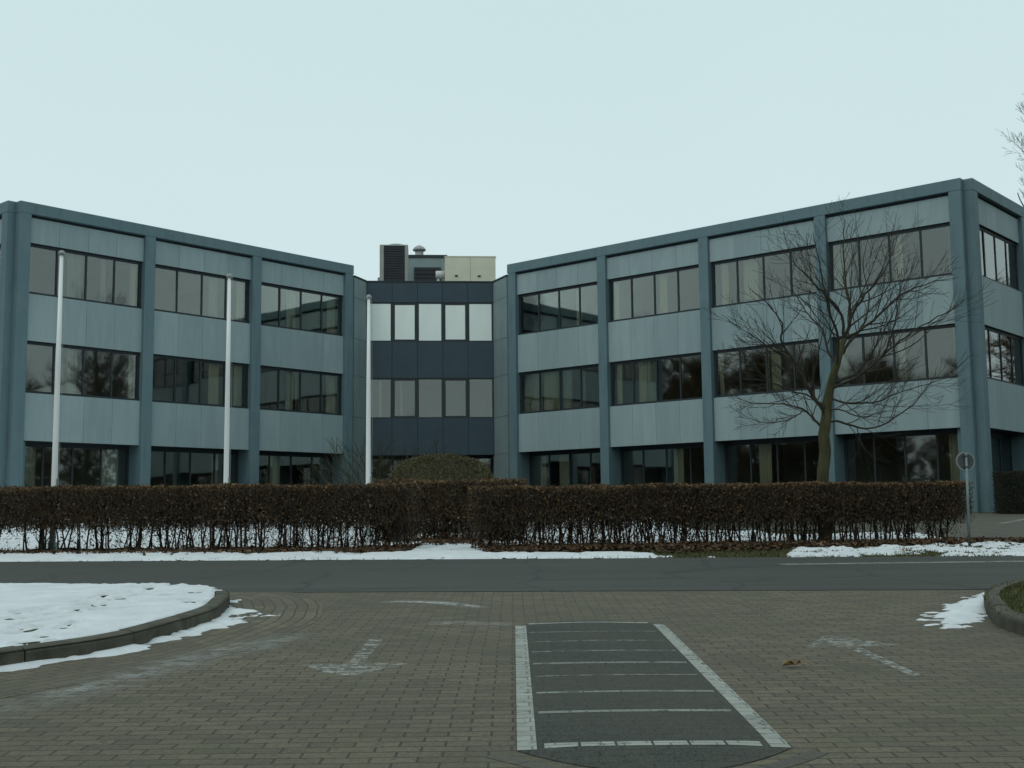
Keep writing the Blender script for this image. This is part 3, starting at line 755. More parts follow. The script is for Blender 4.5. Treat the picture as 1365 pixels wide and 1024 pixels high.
# clipped dome shrub
def dome():
    cx, Yd = ZAT(588, 640, 28.6)[0], 28.6
    top = ZAT(588, 604.5, 28.6)[1]-gz(Yd); rx = 1.42
    root = thing('dome_shrub', 'clipped dome shaped evergreen shrub rising behind the hedge', 'shrub', (cx, Yd, gz(Yd)))
    n = 42000; d = rand_unit(n); d[:, 2] = np.abs(d[:, 2]); d = d/((np.abs(d)**2.5).sum(1, keepdims=True)**(1/2.5)); r = 1-np.abs(rng.normal(0, .055, n))
    lump = np.array([noise.noise(Vector(tuple(v*3.3))) for v in d]); r = r*(1+.03*lump)
    low = .55
    pos = d*r[:, None]*np.array([rx, rx*.95, top-low])+np.array([0, 0, low])
    side = rng.uniform(0, 1, n) < .25
    pos[side, 2] = rng.uniform(.05, low, side.sum())
    hs = np.hypot(pos[side, 0], pos[side, 1])+1e-6; k = (rx*(.93+.05*rng.normal(size=side.sum())))/hs
    pos[side, 0] *= k; pos[side, 1] *= k
    tint = np.clip(rng.beta(2, 2.4, n)+.2*lump, 0, 1)
    link('foliage', quads_mesh('foliage', leaf_quads(pos, rng.uniform(.02, .05, n), 0, .65), tint), M['dome'], root)
    mb = MB(); rows, cols = 9, 24
    for i in range(rows):
        el = math.pi/2*i/(rows-1)
        for j in range(cols):
            a = 2*math.pi*j/cols; mb.v.append((math.cos(a)*math.cos(el)*rx*.86, math.sin(a)*math.cos(el)*rx*.82, low+(top-low)*.86*math.sin(el)))
    for i in range(rows-1):
        for j in range(cols): mb.f.append((i*cols+j, i*cols+(j+1) % cols, (i+1)*cols+(j+1) % cols, (i+1)*cols+j)); mb.t.append(.1)
    link('inner_growth', mb, M['dome'], root)
    mb = MB()
    for k in range(9):
        a = k*.7; mb.tube([(.15*math.cos(a), .15*math.sin(a), -.03), (.5*math.cos(a), .5*math.sin(a), .35), (.8*math.cos(a), .8*math.sin(a), .8)], [.03, .022, .012], 5)
    link('stem', mb, M['twig'], root)
dome()

# ------------------------------------------------------------------ bare trees
def sprout(mb, rnd, p, d, length, r, level, sag=0.0, up=.18, kink=.22, sides=4, maxl=3, rmin=.0045, nsub=(4, 6), t0=.25):
    """a twig that wanders and forks, in three dimensions"""
    n = max(3, int(length/.16)+1); pts = [Vector(p)]; dirs = Vector(d).normalized(); rad = [r]
    for i in range(1, n+1):
        dirs = (dirs+Vector((rnd.gauss(0, kink), rnd.gauss(0, kink), rnd.gauss(0, kink)+up-sag))*(.55)).normalized() if i > 1 else dirs
        pts.append(pts[-1]+dirs*length/n); rad.append(max(rmin, r*(1-.72*i/n)))
    mb.tube([tuple(q) for q in pts], rad, sides if r > .012 else 3, False)
    if level >= maxl: return
    branch_off(mb, rnd, pts, rad, length, level, up, kink, maxl, rmin, nsub, t0)
def branch_off(mb, rnd, pts, rad, length, level, up, kink, maxl, rmin, nsub, t0, ratio=(.32, .58), flat=.0):
    n = len(pts)-1
    sub = (min(nsub[0], 5), min(nsub[1], 7))
    for k in range(rnd.randint(*nsub)):
        t = t0+(1-t0)*(k+rnd.random())/max(1, nsub[1]); i = min(n-1, int(t*n)); fr = t*n-i
        q = Vector(pts[i]).lerp(Vector(pts[i+1]), min(1, fr)); ax = (Vector(pts[i+1])-Vector(pts[i])).normalized()
        side = ax.orthogonal().normalized(); side.rotate(Matrix.Rotation(rnd.uniform(0, 6.283), 3, ax))
        side.z += .15
        a = rnd.uniform(.42, .85); dd = (ax*math.cos(a)+side*math.sin(a)).normalized()
        sprout(mb, rnd, q, dd, length*rnd.uniform(*ratio)*(1.15-.5*t), max(rmin, rad[i]*.52), level+1, 0, up, kink, 4, maxl, rmin, sub, .2)

def street_tree():
    Yt = 22.05; u0, v0 = 1100, 719; sc = Yt/F
    bx = ZAT(u0, v0, Yt)[0]
    root = thing('bare_tree', 'bare street tree with mossy trunk growing out of the right hedge', 'tree', (bx, Yt, gz(Yt)))
    def loc(u, v, y=0.0):
        X, Z = ZAT(u, v, Yt+y); return (X-bx, y, Z-gz(Yt))
    rnd = random.Random(5)
    def poly(px, ys):
        k = len(px); return [loc(u, v, ys*(i/(k-1))**1.1) for i, (u, v) in enumerate(px)]
    def dense(pts, m=4):
        out = []
        P = [2*Vector(pts[0])-Vector(pts[1])]+[Vector(p) for p in pts]+[2*Vector(pts[-1])-Vector(pts[-2])]
        for i in range(1, len(P)-2):
            for k in range(m):
                t = k/m; a, b, c, d = P[i-1], P[i], P[i+1], P[i+2]
                q = .5*((2*b)+(c-a)*t+(2*a-5*b+4*c-d)*t*t+(3*b-a-3*c+d)*t**3)
                out.append(q+Vector((rnd.gauss(0, .008), rnd.gauss(0, .008), rnd.gauss(0, .006))))
        out.append(P[-2]); return out
    trunk = dense([(0, 0, -.05)]+poly([(1099, 700), (1097, 640), (1099, 590), (1101, 555), (1106, 520), (1115, 484), (1126, 452)], .12))
    k = len(trunk); mb = MB()
    rad = list(np.interp(np.linspace(0, 1, k), [0, .06, .2, .45, .62, .75, 1], [.165, .130, .115, .108, .095, .075, .05]))
    mb.tube([tuple(p) for p in trunk], rad, 12, True); link('trunk', mb.mesh('trunk', True), M['bark'], root)
    limbs = [  # pixel polyline, sideways depth reached, start radius
        ([(1126, 452), (1133, 430), (1132, 405), (1127, 375), (1124, 330), (1126, 292)], .25, .042),
        ([(1130, 440), (1124, 415), (1109, 402), (1091, 384), (1076, 368), (1060, 352), (1050, 330)], -.5, .034),
        ([(1132, 436), (1141, 408), (1154, 392), (1167, 378), (1180, 358), (1190, 336), (1200, 300)], .6, .034),
        ([(1128, 448), (1145, 440), (1170, 422), (1197, 396), (1215, 386), (1245, 376), (1278, 370)], -.6, .036),
        ([(1112, 512), (1132, 504), (1156, 493), (1182, 469), (1200, 455), (1229, 434), (1268, 413), (1290, 396)], .9, .040),
        ([(1108, 524), (1140, 506), (1175, 476), (1190, 440), (1196, 405), (1205, 372)], -1.0, .034),
        ([(1110, 531), (1129, 538), (1163, 537), (1195, 525), (1235, 512), (1278, 500)], -.7, .026),
        ([(1106, 560), (1124, 561), (1153, 572), (1184, 562), (1216, 540), (1240, 510), (1250, 488)], .8, .028),
        ([(1098, 569), (1084, 558), (1071, 546), (1045, 539), (1005, 537), (972, 528)], .6, .030),
        ([(1071, 546), (1064, 553), (1044, 562), (1013, 563), (985, 550)], .9, .016),
        ([(1100, 545), (1088, 535), (1079, 521), (1068, 500), (1055, 476), (1041, 454), (1042, 431), (1022, 404), (1000, 385)], -.8, .046),
        ([(1060, 486), (1040, 472), (1018, 458), (990, 440), (962, 420)], -1.2, .024),
        ([(1050, 468), (1020, 470), (990, 476), (958, 466)], .4, .020),
        ([(1118, 482), (1104, 466), (1097, 440), (1078, 420), (1062, 396), (1050, 368)], 1.1, .032),
        ([(1114, 490), (1118, 450), (1106, 420), (1098, 380), (1090, 340), (1084, 310)], -1.3, .032),
        ([(1120, 478), (1138, 452), (1152, 430), (1158, 396), (1150, 350), (1160, 312)], 1.4, .032),
        ([(1104, 550), (1120, 548), (1150, 556), (1180, 548), (1212, 552)], -1.2, .020),
        ([(1100, 556), (1080, 530), (1052, 520), (1020, 508), (985, 506)], -1.3, .024),
    ]
    for px, yd, r0 in limbs:
        ax = min(range(len(trunk)), key=lambda i: (trunk[i]-Vector(loc(*px[0]))).length)
        pts = poly(px, yd); ofs = Vector(trunk[ax])-Vector(pts[0]) if r0 > .017 and len(px) > 3 else Vector((0, 0, 0))
        if ofs.length > .5: ofs = Vector((0, 0, 0))
        pts = [Vector(p)+ofs*max(0, 1-i/2.0) for i, p in enumerate(pts)]
        if px[0] in ((1060, 486), (1050, 468), (1071, 546)): pts[0] = Vector(loc(*px[0], {1060: -.35, 1050: -.4, 1071: .2}[px[0][0]]))
        pp = dense(pts, 4); kk = len(pp); rd = [max(.004, r0*.9*(1-.86*i/(kk-1))) for i in range(kk)]
        mb = MB(); mb.tube([tuple(p) for p in pp], rd, 6, False)
        ln = sum((pp[i+1]-pp[i]).length for i in range(kk-1))
        branch_off(mb, rnd, pp, rd, ln, 1, .12, .11, 3, .0032, (11, 14), .14, ratio=(.28, .54))
        link('limb', mb.mesh('limb', True), M['branch'], root)
street_tree()

def bare_tree(x, y, h, seed, label, spread=.34, mat='grey_twig', name='bare_tree', group=None, maxl=4, t0=.22):
    rnd = random.Random(seed); root = thing(name, label, 'tree', (x, y, gz(y)), 0, group)
    mb = MB(); pts = [Vector((0, 0, -.1))]; d = Vector((rnd.gauss(0, .03), rnd.gauss(0, .03), 1)); rad = [h*.020]
    for i in range(1, 15):
        d = (d+Vector((rnd.gauss(0, .05), rnd.gauss(0, .05), .1))).normalized(); pts.append(pts[-1]+d*h/14); rad.append(h*.018*(1-.9*i/14)+.006)
    mb.tube([tuple(p) for p in pts], rad, 9); link('trunk', mb.mesh('trunk', True), M['bark'], root)
    for k in range(17):
        t = t0+(.97-t0)*k/17; i = min(13, int(t*14)); q = pts[i].lerp(pts[i+1], t*14-i); a = k*2.4+rnd.uniform(-.4, .4); el = .55+.5*t
        dd = Vector((math.cos(a)*math.cos(el), math.sin(a)*math.cos(el), math.sin(el)))
        mb = MB(); sprout(mb, rnd, q, dd, h*spread*(1.15-.55*t), rad[i]*.45, 1, 0, .10, .11, 5, maxl, .004, (5, 7), .2)
        link('limb', mb.mesh('limb', True), M[mat], root)
    return root
bare_tree(17.45, 36.2, 12.5, 3, 'tall bare tree at the right edge, twigs reaching over the roof corner', .40, t0=.52)

def shrub():
    Ys = 29.0; x = ZAT(513, 640, Ys)[0]; rnd = random.Random(9)
    root = thing('bare_shrub', 'sparse spreading bare shrub behind the rightmost flagpole', 'shrub', (x, Ys, gz(Ys)))
    for k in range(15):
        a = k*.419+rnd.uniform(-.2, .2); el = rnd.uniform(.42, 1.15)
        dd = Vector((math.cos(a)*math.cos(el), math.sin(a)*math.cos(el)*.7, math.sin(el)))
        mb = MB(); sprout(mb, rnd, (rnd.uniform(-.06, .06), rnd.uniform(-.06, .06), -.03), dd, rnd.uniform(2.0, 2.7), .024, 1, .05, .08, .12, 4, 3, .004, (5, 8), .35)
        link('branch', mb, M['shrub_twig'], root)
shrub()

# ------------------------------------------------------------------ flagpoles
FG = 'white flagpoles behind the hedge'
for (ub, vb, ut, vt, Yp), lab in (((71.5, 650, 83, 334, 21.95), 'leftmost of the three white flagpoles, nearest the viewer and tallest in view'),
                                  ((302, 640, 305.5, 365, 23.9), 'middle of the three white flagpoles, before the left wing'),
                                  ((491, 638, 491.5, 393, 26.2), 'rightmost of the three white flagpoles, beside the navy middle section')):
    xb, zt = (ZAT(ub, vb, Yp)[0]+ZAT(ut, vt, Yp)[0])/2, ZAT(ut, vt, Yp)[1]
    h = zt-gz(Yp); root = thing('flagpole', lab, 'flagpole', (xb, Yp, gz(Yp)), 0, FG)
    mb = MB(); mb.lathe([(.056, 0), (.054, 1.2), (.048, h*.6), (.033, h-.09)], 18); link('mast', mb.mesh('mast', True), M['pole'], root)
    mb = MB(); mb.lathe([(.03, h-.09), (.058, h-.085), (.062, h-.05), (.05, h-.02), (.02, h)], 18); link('pole_cap', mb.mesh('pole_cap', True), M['pole_cap'], root)
    mb = MB(); mb.lathe([(.15, 0), (.15, .02), (.085, .03), (.08, .16), (.064, .17)], 18); link('base_collar', mb.mesh('base_collar', True), M['galv'], root)
    mb = MB(); mb.tube([(.075, 0, 1.25), (.085, .0, h*.5), (.062, 0, h-.08)], .004, 4); link('halyard', mb, M['pole_cap'], root)
    mb = MB(); mb.box(.05, .075, -.03, .03, 1.2, 1.32); link('cleat', mb, M['galv'], root)

# ------------------------------------------------------------------ round sign seen from behind
Ys = 20.05; sx, _ = G(1292.5, 728); Ys = G(1292.5, 728)[1]
root = thing('traffic_sign', 'round traffic sign seen from behind on a thin grey post', 'traffic sign', (sx, Ys, gz(Ys)))
zc = ZAT(1288, 615, Ys)[1]-gz(Ys); r = 12.2*Ys/F
lean = (ZAT(1288, 615, Ys)[0]-sx)
mb = MB(); mb.tube([(0, 0, -.05), (lean*.5, 0, zc*.5), (lean*1.1, 0, zc+r*.9)], .024, 12); link('post', mb.mesh('post', True), M['galv'], root)
def disc(r0, y0, y1, seg=40):
    m = MB(); m.tube([(0, y0, 0), (0, y1, 0)], r0, seg); return m
pl = link('plate', disc(r, .034, .040), M['sign_back'], root, (lean, 0, zc))
mb = MB(); seg = 40
for i in range(seg):
    a = 2*math.pi*i/seg
    for rr, yy in ((r*.90, .030), (r*1.03, .030), (r*1.03, .052), (r*.90, .0335)):
        mb.v.append((rr*math.cos(a), yy, rr*math.sin(a)))
for i in range(seg):
    j = (i+1) % seg
    for q in range(3): mb.f.append((i*4+q, i*4+q+1, j*4+q+1, j*4+q)); mb.t.append(0)
link('rim', mb, M['sign_rim'], pl)
for dzb in (-.6, .6):
    mb = MB(); mb.box(-.04, .04, -.028, .033, dzb*r-.012, dzb*r+.012); link('clamp', mb, M['sign_back'], pl)

# ------------------------------------------------------------------ office building
AR, DR = R(49.263), 39.7606
AL, DL = R(138.325), 40.1362
AC, DC = R(94.098), 54.2682
GFH, S1, H1, S2, H2, BB, TOP, CTOP = 4.025, 5.70, 7.548, 9.218, 11.049, 12.05, 12.463, 12.055
BASE = 1.12
W = 4.965; CW = .43
B0 = Vector((-3.7, 54.0, BASE))
bld = thing('office_building', 'three storey blue grey office with two angled wings and navy middle section', 'office building', tuple(B0))
class Frame:
    """a facade: x along it seen from outside, y into the building, z up"""
    def __init__(s, o, ang): s.o = Vector((*o, 0)); s.a = ang
    def put(s, name, me, mat, x=0, y=0, z=0, parent=None):
        p = s.o+Vector((x*math.cos(s.a)-y*math.sin(s.a), x*math.sin(s.a)+y*math.cos(s.a), z))-B0
        return link(name, me, mat, parent or bld, tuple(p), s.a)
def pol(a, d, s, dep=0):
    return ((d+dep)*math.cos(a)+s*math.sin(a), (d+dep)*math.sin(a)-s*math.cos(a))
FR = Frame(pol(AR, DR, -34.22), AR-math.pi/2)
FL = Frame(pol(AL, DL, 19.38), AL-math.pi/2)
ENDR = -13.84; ENDL = 18.86
FRE = Frame(pol(AR, DR, ENDR), AR)                 # right end, x runs away from the viewer
FLE = Frame(pol(AL, DL, ENDL), AL+math.pi)         # left end, x runs towards the viewer
FC = Frame(pol(AC, DC, -2.75), AC-math.pi/2)

def box_mesh(name, *a, bev=0):
    mb = MB(); mb.box(*a); me = mb.mesh(name)
    return bevel(me, bev, 1) if bev else me
column_me = box_mesh('column', -CW/2, CW/2, 0, .95, BASE-.15, BB-.002, bev=.012)
column_me.materials.append(M['frame'])
xa, xb = CW/2+.004, W-CW/2-.004
modw = (xb-xa)/4
def spandrel(z0, z1, seed, gap_top=0):
    r = random.Random(seed); mb = MB()
    for i in range(4):
        mb.box(xa+i*modw+(.0045 if i else 0), xa+(i+1)*modw-(.0045 if i < 3 else 0), .14+r.uniform(0, .004), .19, z0, z1-gap_top, t=max(.01, r.random()))
    return mb.mesh('spandrel_panel')
SP = {k: [spandrel(a, b, s*7+n, g) for s in range(3)] for n, (k, a, b, g) in enumerate((('low', GFH, S1, 0), ('mid', H1, S2, 0), ('top', H2, BB, .10)))}
for v_ in SP.values():
    for me in v_: me.materials.append(M['panel'])
def backing(z0, z1, yd): 
    mb = MB(); mb.box(xa, xb, .2, yd, z0+.004, z1-.004); me = mb.mesh('panel_backing'); me.materials.append(M['seam']); return me
BK = {'low': backing(GFH, S1, 1.0), 'mid': backing(H1, S2, .45), 'top': backing(H2, BB, .45)}
def window_mesh(h, y0, head, mull=.065):
    mb = MB(); y1 = y0+.07
    mb.box(xa, xb, y0, y1, h-head, h); mb.box(xa, xb, y0-.03, y1, 0, .085)
    for i in range(5):
        c = xa+i*modw; w = mull/2; l, rr = c-w, c+w
        if i == 0: l, rr = xa, xa+.09
        if i == 4: l, rr = xb-.09, xb
        mb.box(l, rr, y0+.004, y1-.004, .085, h-head)
    me = mb.mesh('window'); me.materials.append(M['window_frame']); return me
def glass_mesh(h, y0, head, seed=0):
    mb = MB(); y = y0+.03; rg = random.Random(int(h*1000)+seed*17)
    for i in range(4):                          # each pane sits a hair out of true
        tx, tz = rg.gauss(0, .0035), rg.gauss(0, .003); l, r_ = xa+i*modw+.02, xa+(i+1)*modw-.02; zt = h-head+.02
        n = len(mb.v)
        for th in (0, .012):
            for x_, z_ in ((l, .06), (r_, .06), (r_, zt), (l, zt)):
                mb.v.append((x_, y+th+tx*(x_-(l+r_)/2)+tz*(z_-zt/2), z_))
        mb.f += [(n, n+1, n+2, n+3), (n+7, n+6, n+5, n+4), (n, n+4, n+5, n+1), (n+1, n+5, n+6, n+2), (n+2, n+6, n+7, n+3), (n+3, n+7, n+4, n)]; mb.t += [0]*6
    me = mb.mesh('glass'); me.materials.append(M['glass']); return me
WN = {1: (window_mesh(H1-S1, .25, .11), [glass_mesh(H1-S1, .25, .11, q) for q in range(4)], S1, H1-S1), 2: (window_mesh(H2-S2, .25, .11), [glass_mesh(H2-S2, .25, .11, q) for q in range(4)], S2, H2-S2),
      0: (window_mesh(GFH-BASE-.1, .83, .16), [glass_mesh(GFH-BASE-.1, .83, .16, q) for q in range(4)], BASE+.1, GFH-BASE-.1)}
def curtain_mesh(w, h, seed):
    r = random.Random(seed); mb = MB(); k = max(6, int(w/.035)); ph = r.uniform(0, 6)
    for i in range(k+1):
        x = w*i/k; y = .035*math.sin(x*46+ph)+.02*math.sin(x*19+ph*2)
        mb.v += [(x, y, 0), (x, y*.8, h)]
    for i in range(k): mb.f.append((2*i, 2*i+2, 2*i+3, 2*i+1)); mb.t.append(0)
    return mb.mesh('curtain', True)
def facade(fr, x0, nb, curt, seed=1, first_col=True, last_col=True):
    r = random.Random(seed)
    for i in range(nb+1):
        if (i == 0 and not first_col) or (i == nb and not last_col): continue
        fr.put('column', column_me, None, x0+i*W)
    for i in range(nb):
        x = x0+i*W
        for k in ('low', 'mid', 'top'):
            o = fr.put('spandrel_panel', r.choice(SP[k]), None, x); fr_b = link('panel_backing', BK[k], None, o)
        for fl in (0, 1, 2):
            wm, gm, z, h = WN[fl]; wo = fr.put('window', wm, None, x, 0, z); link('glass', r.choice(gm), None, wo)
            for (a, b, c) in curt.get((i, fl), ()):
                yy = (.83 if fl == 0 else .25)+.26
                ln = xb-xa; me = curtain_mesh((b-a)*ln, h-.06, r.random()); link('curtain', me, M['curtain' if c == 'c' else 'curtain_grey'], wo, (xa+a*ln, yy, .02))
CR = {(0, 2): [(0, .06, 'g'), (.66, .74, 'c'), (.93, 1, 'c')], (1, 2): [(.02, .07, 'c'), (.51, .60, 'c')], (2, 2): [(.06, .13, 'c'), (.28, .42, 'c')], (3, 2): [(.02, .16, 'g'), (.52, .585, 'c')],
      (0, 1): [(.02, .235, 'c'), (.255, .47, 'c'), (.50, .60, 'g'), (.72, .76, 'g')], (1, 1): [(.03, .09, 'c'), (.27, .36, 'c'), (.37, .47, 'g')], (2, 1): [(.02, .06, 'c'), (.46, .49, 'c'), (.515, .60, 'c')], (3, 1): [(.0, .10, 'g'), (.515, .565, 'c')],
      (0, 0): [(.10, .17, 'c'), (.33, .47, 'c')], (1, 0): [(.54, .64, 'c')], (2, 0): [(.30, .42, 'c')], (3, 0): [(.82, .95, 'c')]}
CL_ = {(0, 2): [(.36, .50, 'g'), (.66, .70, 'g'), (.93, .985, 'c')], (1, 2): [(.60, .70, 'g'), (.90, .975, 'c')], (2, 2): [(.37, .475, 'c'), (.86, .965, 'c')],
       (0, 1): [(.39, .47, 'g'), (.93, .97, 'c')], (1, 1): [(0, .06, 'c'), (.62, .73, 'c'), (.88, .97, 'c')], (2, 1): [(.37, .455, 'c'), (.48, .50, 'c'), (.86, .96, 'c')],
       (0, 0): [(.02, .22, 'g'), (.78, .93, 'g')], (1, 0): [(.76, .83, 'c')], (2, 0): [(.27, .41, 'c')]}
CE = {(0, 2): [(.06, .24, 'c'), (.30, .46, 'c'), (.55, .68, 'c')], (0, 1): [(.06, .24, 'c'), (.30, .46, 'c'), (.55, .68, 'c')]}
facade(FR, 0, 4, CR, 2); facade(FL, 0, 3, CL_, 5)
facade(FRE, .515+.0, 3, CE, 8); facade(FLE, -(.515+3*W), 3, {(2, 2): [(.4, .6, 'g')]}, 9)
DEP = .515+3*W+.22
def beam(fr, a, b, d): fr.put('roof_beam', box_mesh('roof_beam', a, b, 0, d, BB, TOP, bev=.012), M['frame'])
LR, LL = 4*W, 3*W
beam(FR, -.26, LR+.215, .6); beam(FL, -.215, LL+.26, .6)
beam(FRE, .30, DEP, .6); beam(FLE, -DEP, -.30, .6)
for fr, x0, x1, inner, outer in ((FR, -.18, LR+.0, -.2, LR), (FL, -.0, LL+.18, LL+.05, 0)):
    for nm, z0, z1, mt in (('floor_slab', BASE-.1, BASE+.18, 'carpet'), ('floor_slab', GFH+.06, S1-.85, 'slab'), ('floor_slab', H1+.05, S2-.85, 'slab'), ('roof_slab', H2+.05, BB-.02, 'slab')):
        fr.put(nm, box_mesh(nm, x0, x1, .46 if z0 > BASE+1 and z0 != GFH+.06 else 1.01, DEP-.4, z0, z1), M[mt])
    for z0, z1 in ((S1-.85, H1+.05), (S2-.85, H2+.05), (BASE+.18, GFH+.06)):
        fr.put('interior_wall', box_mesh('interior_wall', x0+1.2, x1-1.2, 5.9, 6.05, z0+.001, z1-.001), M['slab'])
        n = round((x1-x0)/W)
        for i in range(n+1):
            xp = (i)*W+(.0 if fr is FR else 0)
            if abs(xp-outer) < .5: continue
            fr.put('interior_wall', box_mesh('interior_wall', xp-.05, xp+.05, 1.02, 5.88, z0+.001, z1-.001), M['slab'])
    fr.put('rear_wall', box_mesh('rear_wall', x0, x1, DEP-.38, DEP-.1, BASE-.1, TOP-.01), M['frame'])
    fr.put('roof', box_mesh('roof', x0, x1, .61, DEP-.4, BB, BB+.12), M['roofing'])
    fr.put('plinth', box_mesh('plinth', x0, x1, .9, 1.0, BASE-.6, BASE-.11), M['plinth'])
# inner end walls of the wings
FR.put('end_wall', box_mesh('end_wall', -.24, -.19, .97, DEP-.1, BASE-.1, BB-.004), M['frame'])
FL.put('end_wall', box_mesh('end_wall', LL+.19, LL+.24, .97, DEP-.1, BASE-.1, BB-.004), M['frame'])

# middle section
CWD = 5.79; mw = CWD/5
FC.put('cornice', box_mesh('cornice', -.03, CWD+.03, -.03, .4, CTOP-.07, CTOP, bev=.01), M['window_frame'])
for z0, z1 in ((GFH, S1), (H1, S2), (H2, CTOP-.072)):
    mb = MB()
    for i in range(5): mb.box(i*mw+.008, (i+1)*mw-.008, .0, .06, z0+.003, z1-.003)
    FC.put('fascia_panel', mb, M['navy'])
    FC.put('panel_backing', box_mesh('panel_backing', 0.001, CWD-.001, .064, .4, z0+.004, z1-.004), M['seam'])
def center_window(i, z0, z1, blind):
    small = i % 2; w = mw; e = .125 if small else .065; h = z1-z0
    mb = MB(); y0, y1 = .03, .11
    mb.box(.003, e, y0, y1, 0, h); mb.box(w-e, w-.003, y0, y1, 0, h); mb.box(e, w-e, y0, y1, h-e*.9, h); mb.box(e, w-e, y0, y1, 0, e*.9)
    wo = FC.put('window', mb, M['window_frame'], i*mw, 0, z0)
    link('glass', box_mesh('glass', e-.006, w-e+.006, y0+.035, y0+.047, e*.9-.006, h-e*.9+.006), M['clear'] if blind else M['glass'], wo)
    if blind:
        link('blind', box_mesh('blind', e+.002, w-e-.002, y0+.012, y0+.018, e*.9+.004, h-e*.9-.004), M['blind'], wo)
    elif i in (0, 1):
        link('curtain', curtain_mesh(.12, h-.1, i), M['curtain_grey'], wo, (.55 if i == 0 else .35, .4, .04))
for i in range(5):
    center_window(i, S2, H2, True); center_window(i, S1, H1, False)
for nm, z0, z1, mt in (('floor_slab', BASE-.1, BASE+.16, 'carpet'), ('floor_slab', GFH+.06, S1-.85, 'slab'), ('floor_slab', H1+.05, S2-.85, 'slab'), ('roof_slab', H2+.05, CTOP-.25, 'slab')):
    FC.put(nm, box_mesh(nm, .0, CWD, .42, 12, z0, z1), M[mt])
for z0, z1 in ((S1-.85, H1+.05), (S2-.85, H2+.05)):
    FC.put('interior_wall', box_mesh('interior_wall', 0.02, CWD-.02, 4.0, 4.15, z0+.001, z1-.001), M['slab'])
for xx in (-.16, CWD+.02): FC.put('side_wall', box_mesh('side_wall', xx, xx+.14, .30, 14, BASE-.1, CTOP-.08), M['slab'])
FC.put('rear_wall', box_mesh('rear_wall', .0, CWD, 13.6, 13.9, BASE-.1, CTOP-.26), M['slab'])
FC.put('interior_wall', box_mesh('interior_wall', .02, CWD-.02, 6.0, 6.15, BASE+.17, GFH+.05), M['slab'])
FC.put('roof', box_mesh('roof', .02, CWD-.02, .42, 13.5, CTOP-.24, CTOP-.1), M['roofing'])
# entrance glazing under the navy section
mb = MB()
for i in range(6): mb.box(i*mw-.035, i*mw+.035, 1.5, 1.58, BASE+.16, GFH-.1)
mb.box(.04, CWD-.04, 1.49, 1.585, GFH-.1, GFH+.05); mb.box(.04, CWD-.04, 1.49, 1.585, 3.25, 3.33)
wo = FC.put('entrance_screen', mb, M['window_frame'])
link('glass', box_mesh('glass', .05, CWD-.05, 1.53, 1.542, BASE+.17, GFH-.09), M['glass'], wo)
FC.put('soffit', box_mesh('soffit', .01, CWD-.01, .41, 1.48, GFH+.01, GFH+.055), M['seam'])
# side returns joining the wings to the middle
def wall_between(p, q, th, side, name='return_wall'):
    p, q = Vector((*p, 0)), Vector((*q, 0)); d = q-p; ln = d.length; a = math.atan2(d.y, d.x)
    joints = [BASE-.1, GFH, S1, H1, S2, H2+.02, CTOP-.06]
    mb = MB()
    for z0, z1 in zip(joints[:-1], joints[1:]): mb.box(0, ln, 0 if side > 0 else -th, th if side > 0 else 0, z0+.008, z1-.008)
    o = link(name, mb, M['returns'], bld, tuple(p-B0), a)
    mb = MB(); mb.box(.01, ln-.01, (.02 if side > 0 else -th), (th if side > 0 else -.02), BASE-.1, CTOP-.07); link('panel_backing', mb, M['seam'], o, (0, (.05 if side > 0 else -.05), 0))
    mb = MB(); mb.box(-.02, ln+.0, -.03 if side > 0 else -th, th if side > 0 else .03, CTOP-.06, CTOP+.01); link('coping', mb, M['window_frame'], o)
c0 = pol(AC, DC, -2.75); c1 = pol(AC, DC, -2.75+CWD)
wall_between((-7.03, 52.75), (c0[0]+.012, c0[1]+.10), .12, +1)
wall_between((-.20, 52.95), (c1[0]-.012, c1[1]+.10), .12, -1)
# penthouse on the roof
pz = CTOP-.1
FC.put('penthouse', box_mesh('penthouse', 1.6, 3.72, 4.5, 8.5, pz, ZAT(570, 342.5, 58.7)[1]-.06), M['returns'])
FC.put('penthouse_roof', box_mesh('penthouse_roof', 1.55, 3.78, 4.45, 8.55, ZAT(570, 342.5, 58.7)[1]-.06, ZAT(570, 341, 58.7)[1]+.02), M['window_frame'])
mb = MB(); z0, z1 = pz+.02, ZAT(570, 356, 58.6)[1]
for k in range(9): mb.box(2.12, 3.45, 4.43-.02*(k % 2), 4.49, z0+(z1-z0)*k/9, z0+(z1-z0)*(k+.85)/9)
FC.put('louvre', mb, M['louvre'])

# ---- rooftop plant (things of their own)
def roof_at(u, dep):                     # x along the middle facade at a depth behind it
    r_ = ray(u, 374); n = (math.cos(AC), math.sin(AC)); t = (DC+dep)/(r_[0]*n[0]+r_[1]*n[1]); X, Y = r_[0]*t, r_[1]*t
    return X, Y
X, Y = roof_at(525, 1.6); zr = CTOP-.1; ztop = ZAT(525, 326, Y)[1]; h = ztop-zr; w = 38.5*Y/F; an = AC-math.pi/2
root = thing('rooftop_air_conditioner', 'tall beige air handling unit with dark louvred front on the middle roof', 'air conditioner', (X, Y, zr), an)
link('casing', bevel(box_mesh('casing', -w/2, w/2, 0, 1.2, .12, h), .03, 1), M['casing'], root)
mb = MB(); lw = w*.74
mb.box(-lw/2+.02, lw/2+.02, -.005, .0, .30, h-.06)
for k in range(16): z = .32+(h-.42)*k/15; mb.box(-lw/2+.03, lw/2+.01, -.03, -.006, z, z+.035)
link('louvre', mb, M['louvre'], root)
mb = MB(); mb.lathe([(.42, h), (.44, h+.05), (.40, h+.09), (.1, h+.11)], 24, (.1, .6, 0)); link('fan_cowl', mb.mesh('fan_cowl', True), M['casing'], root)
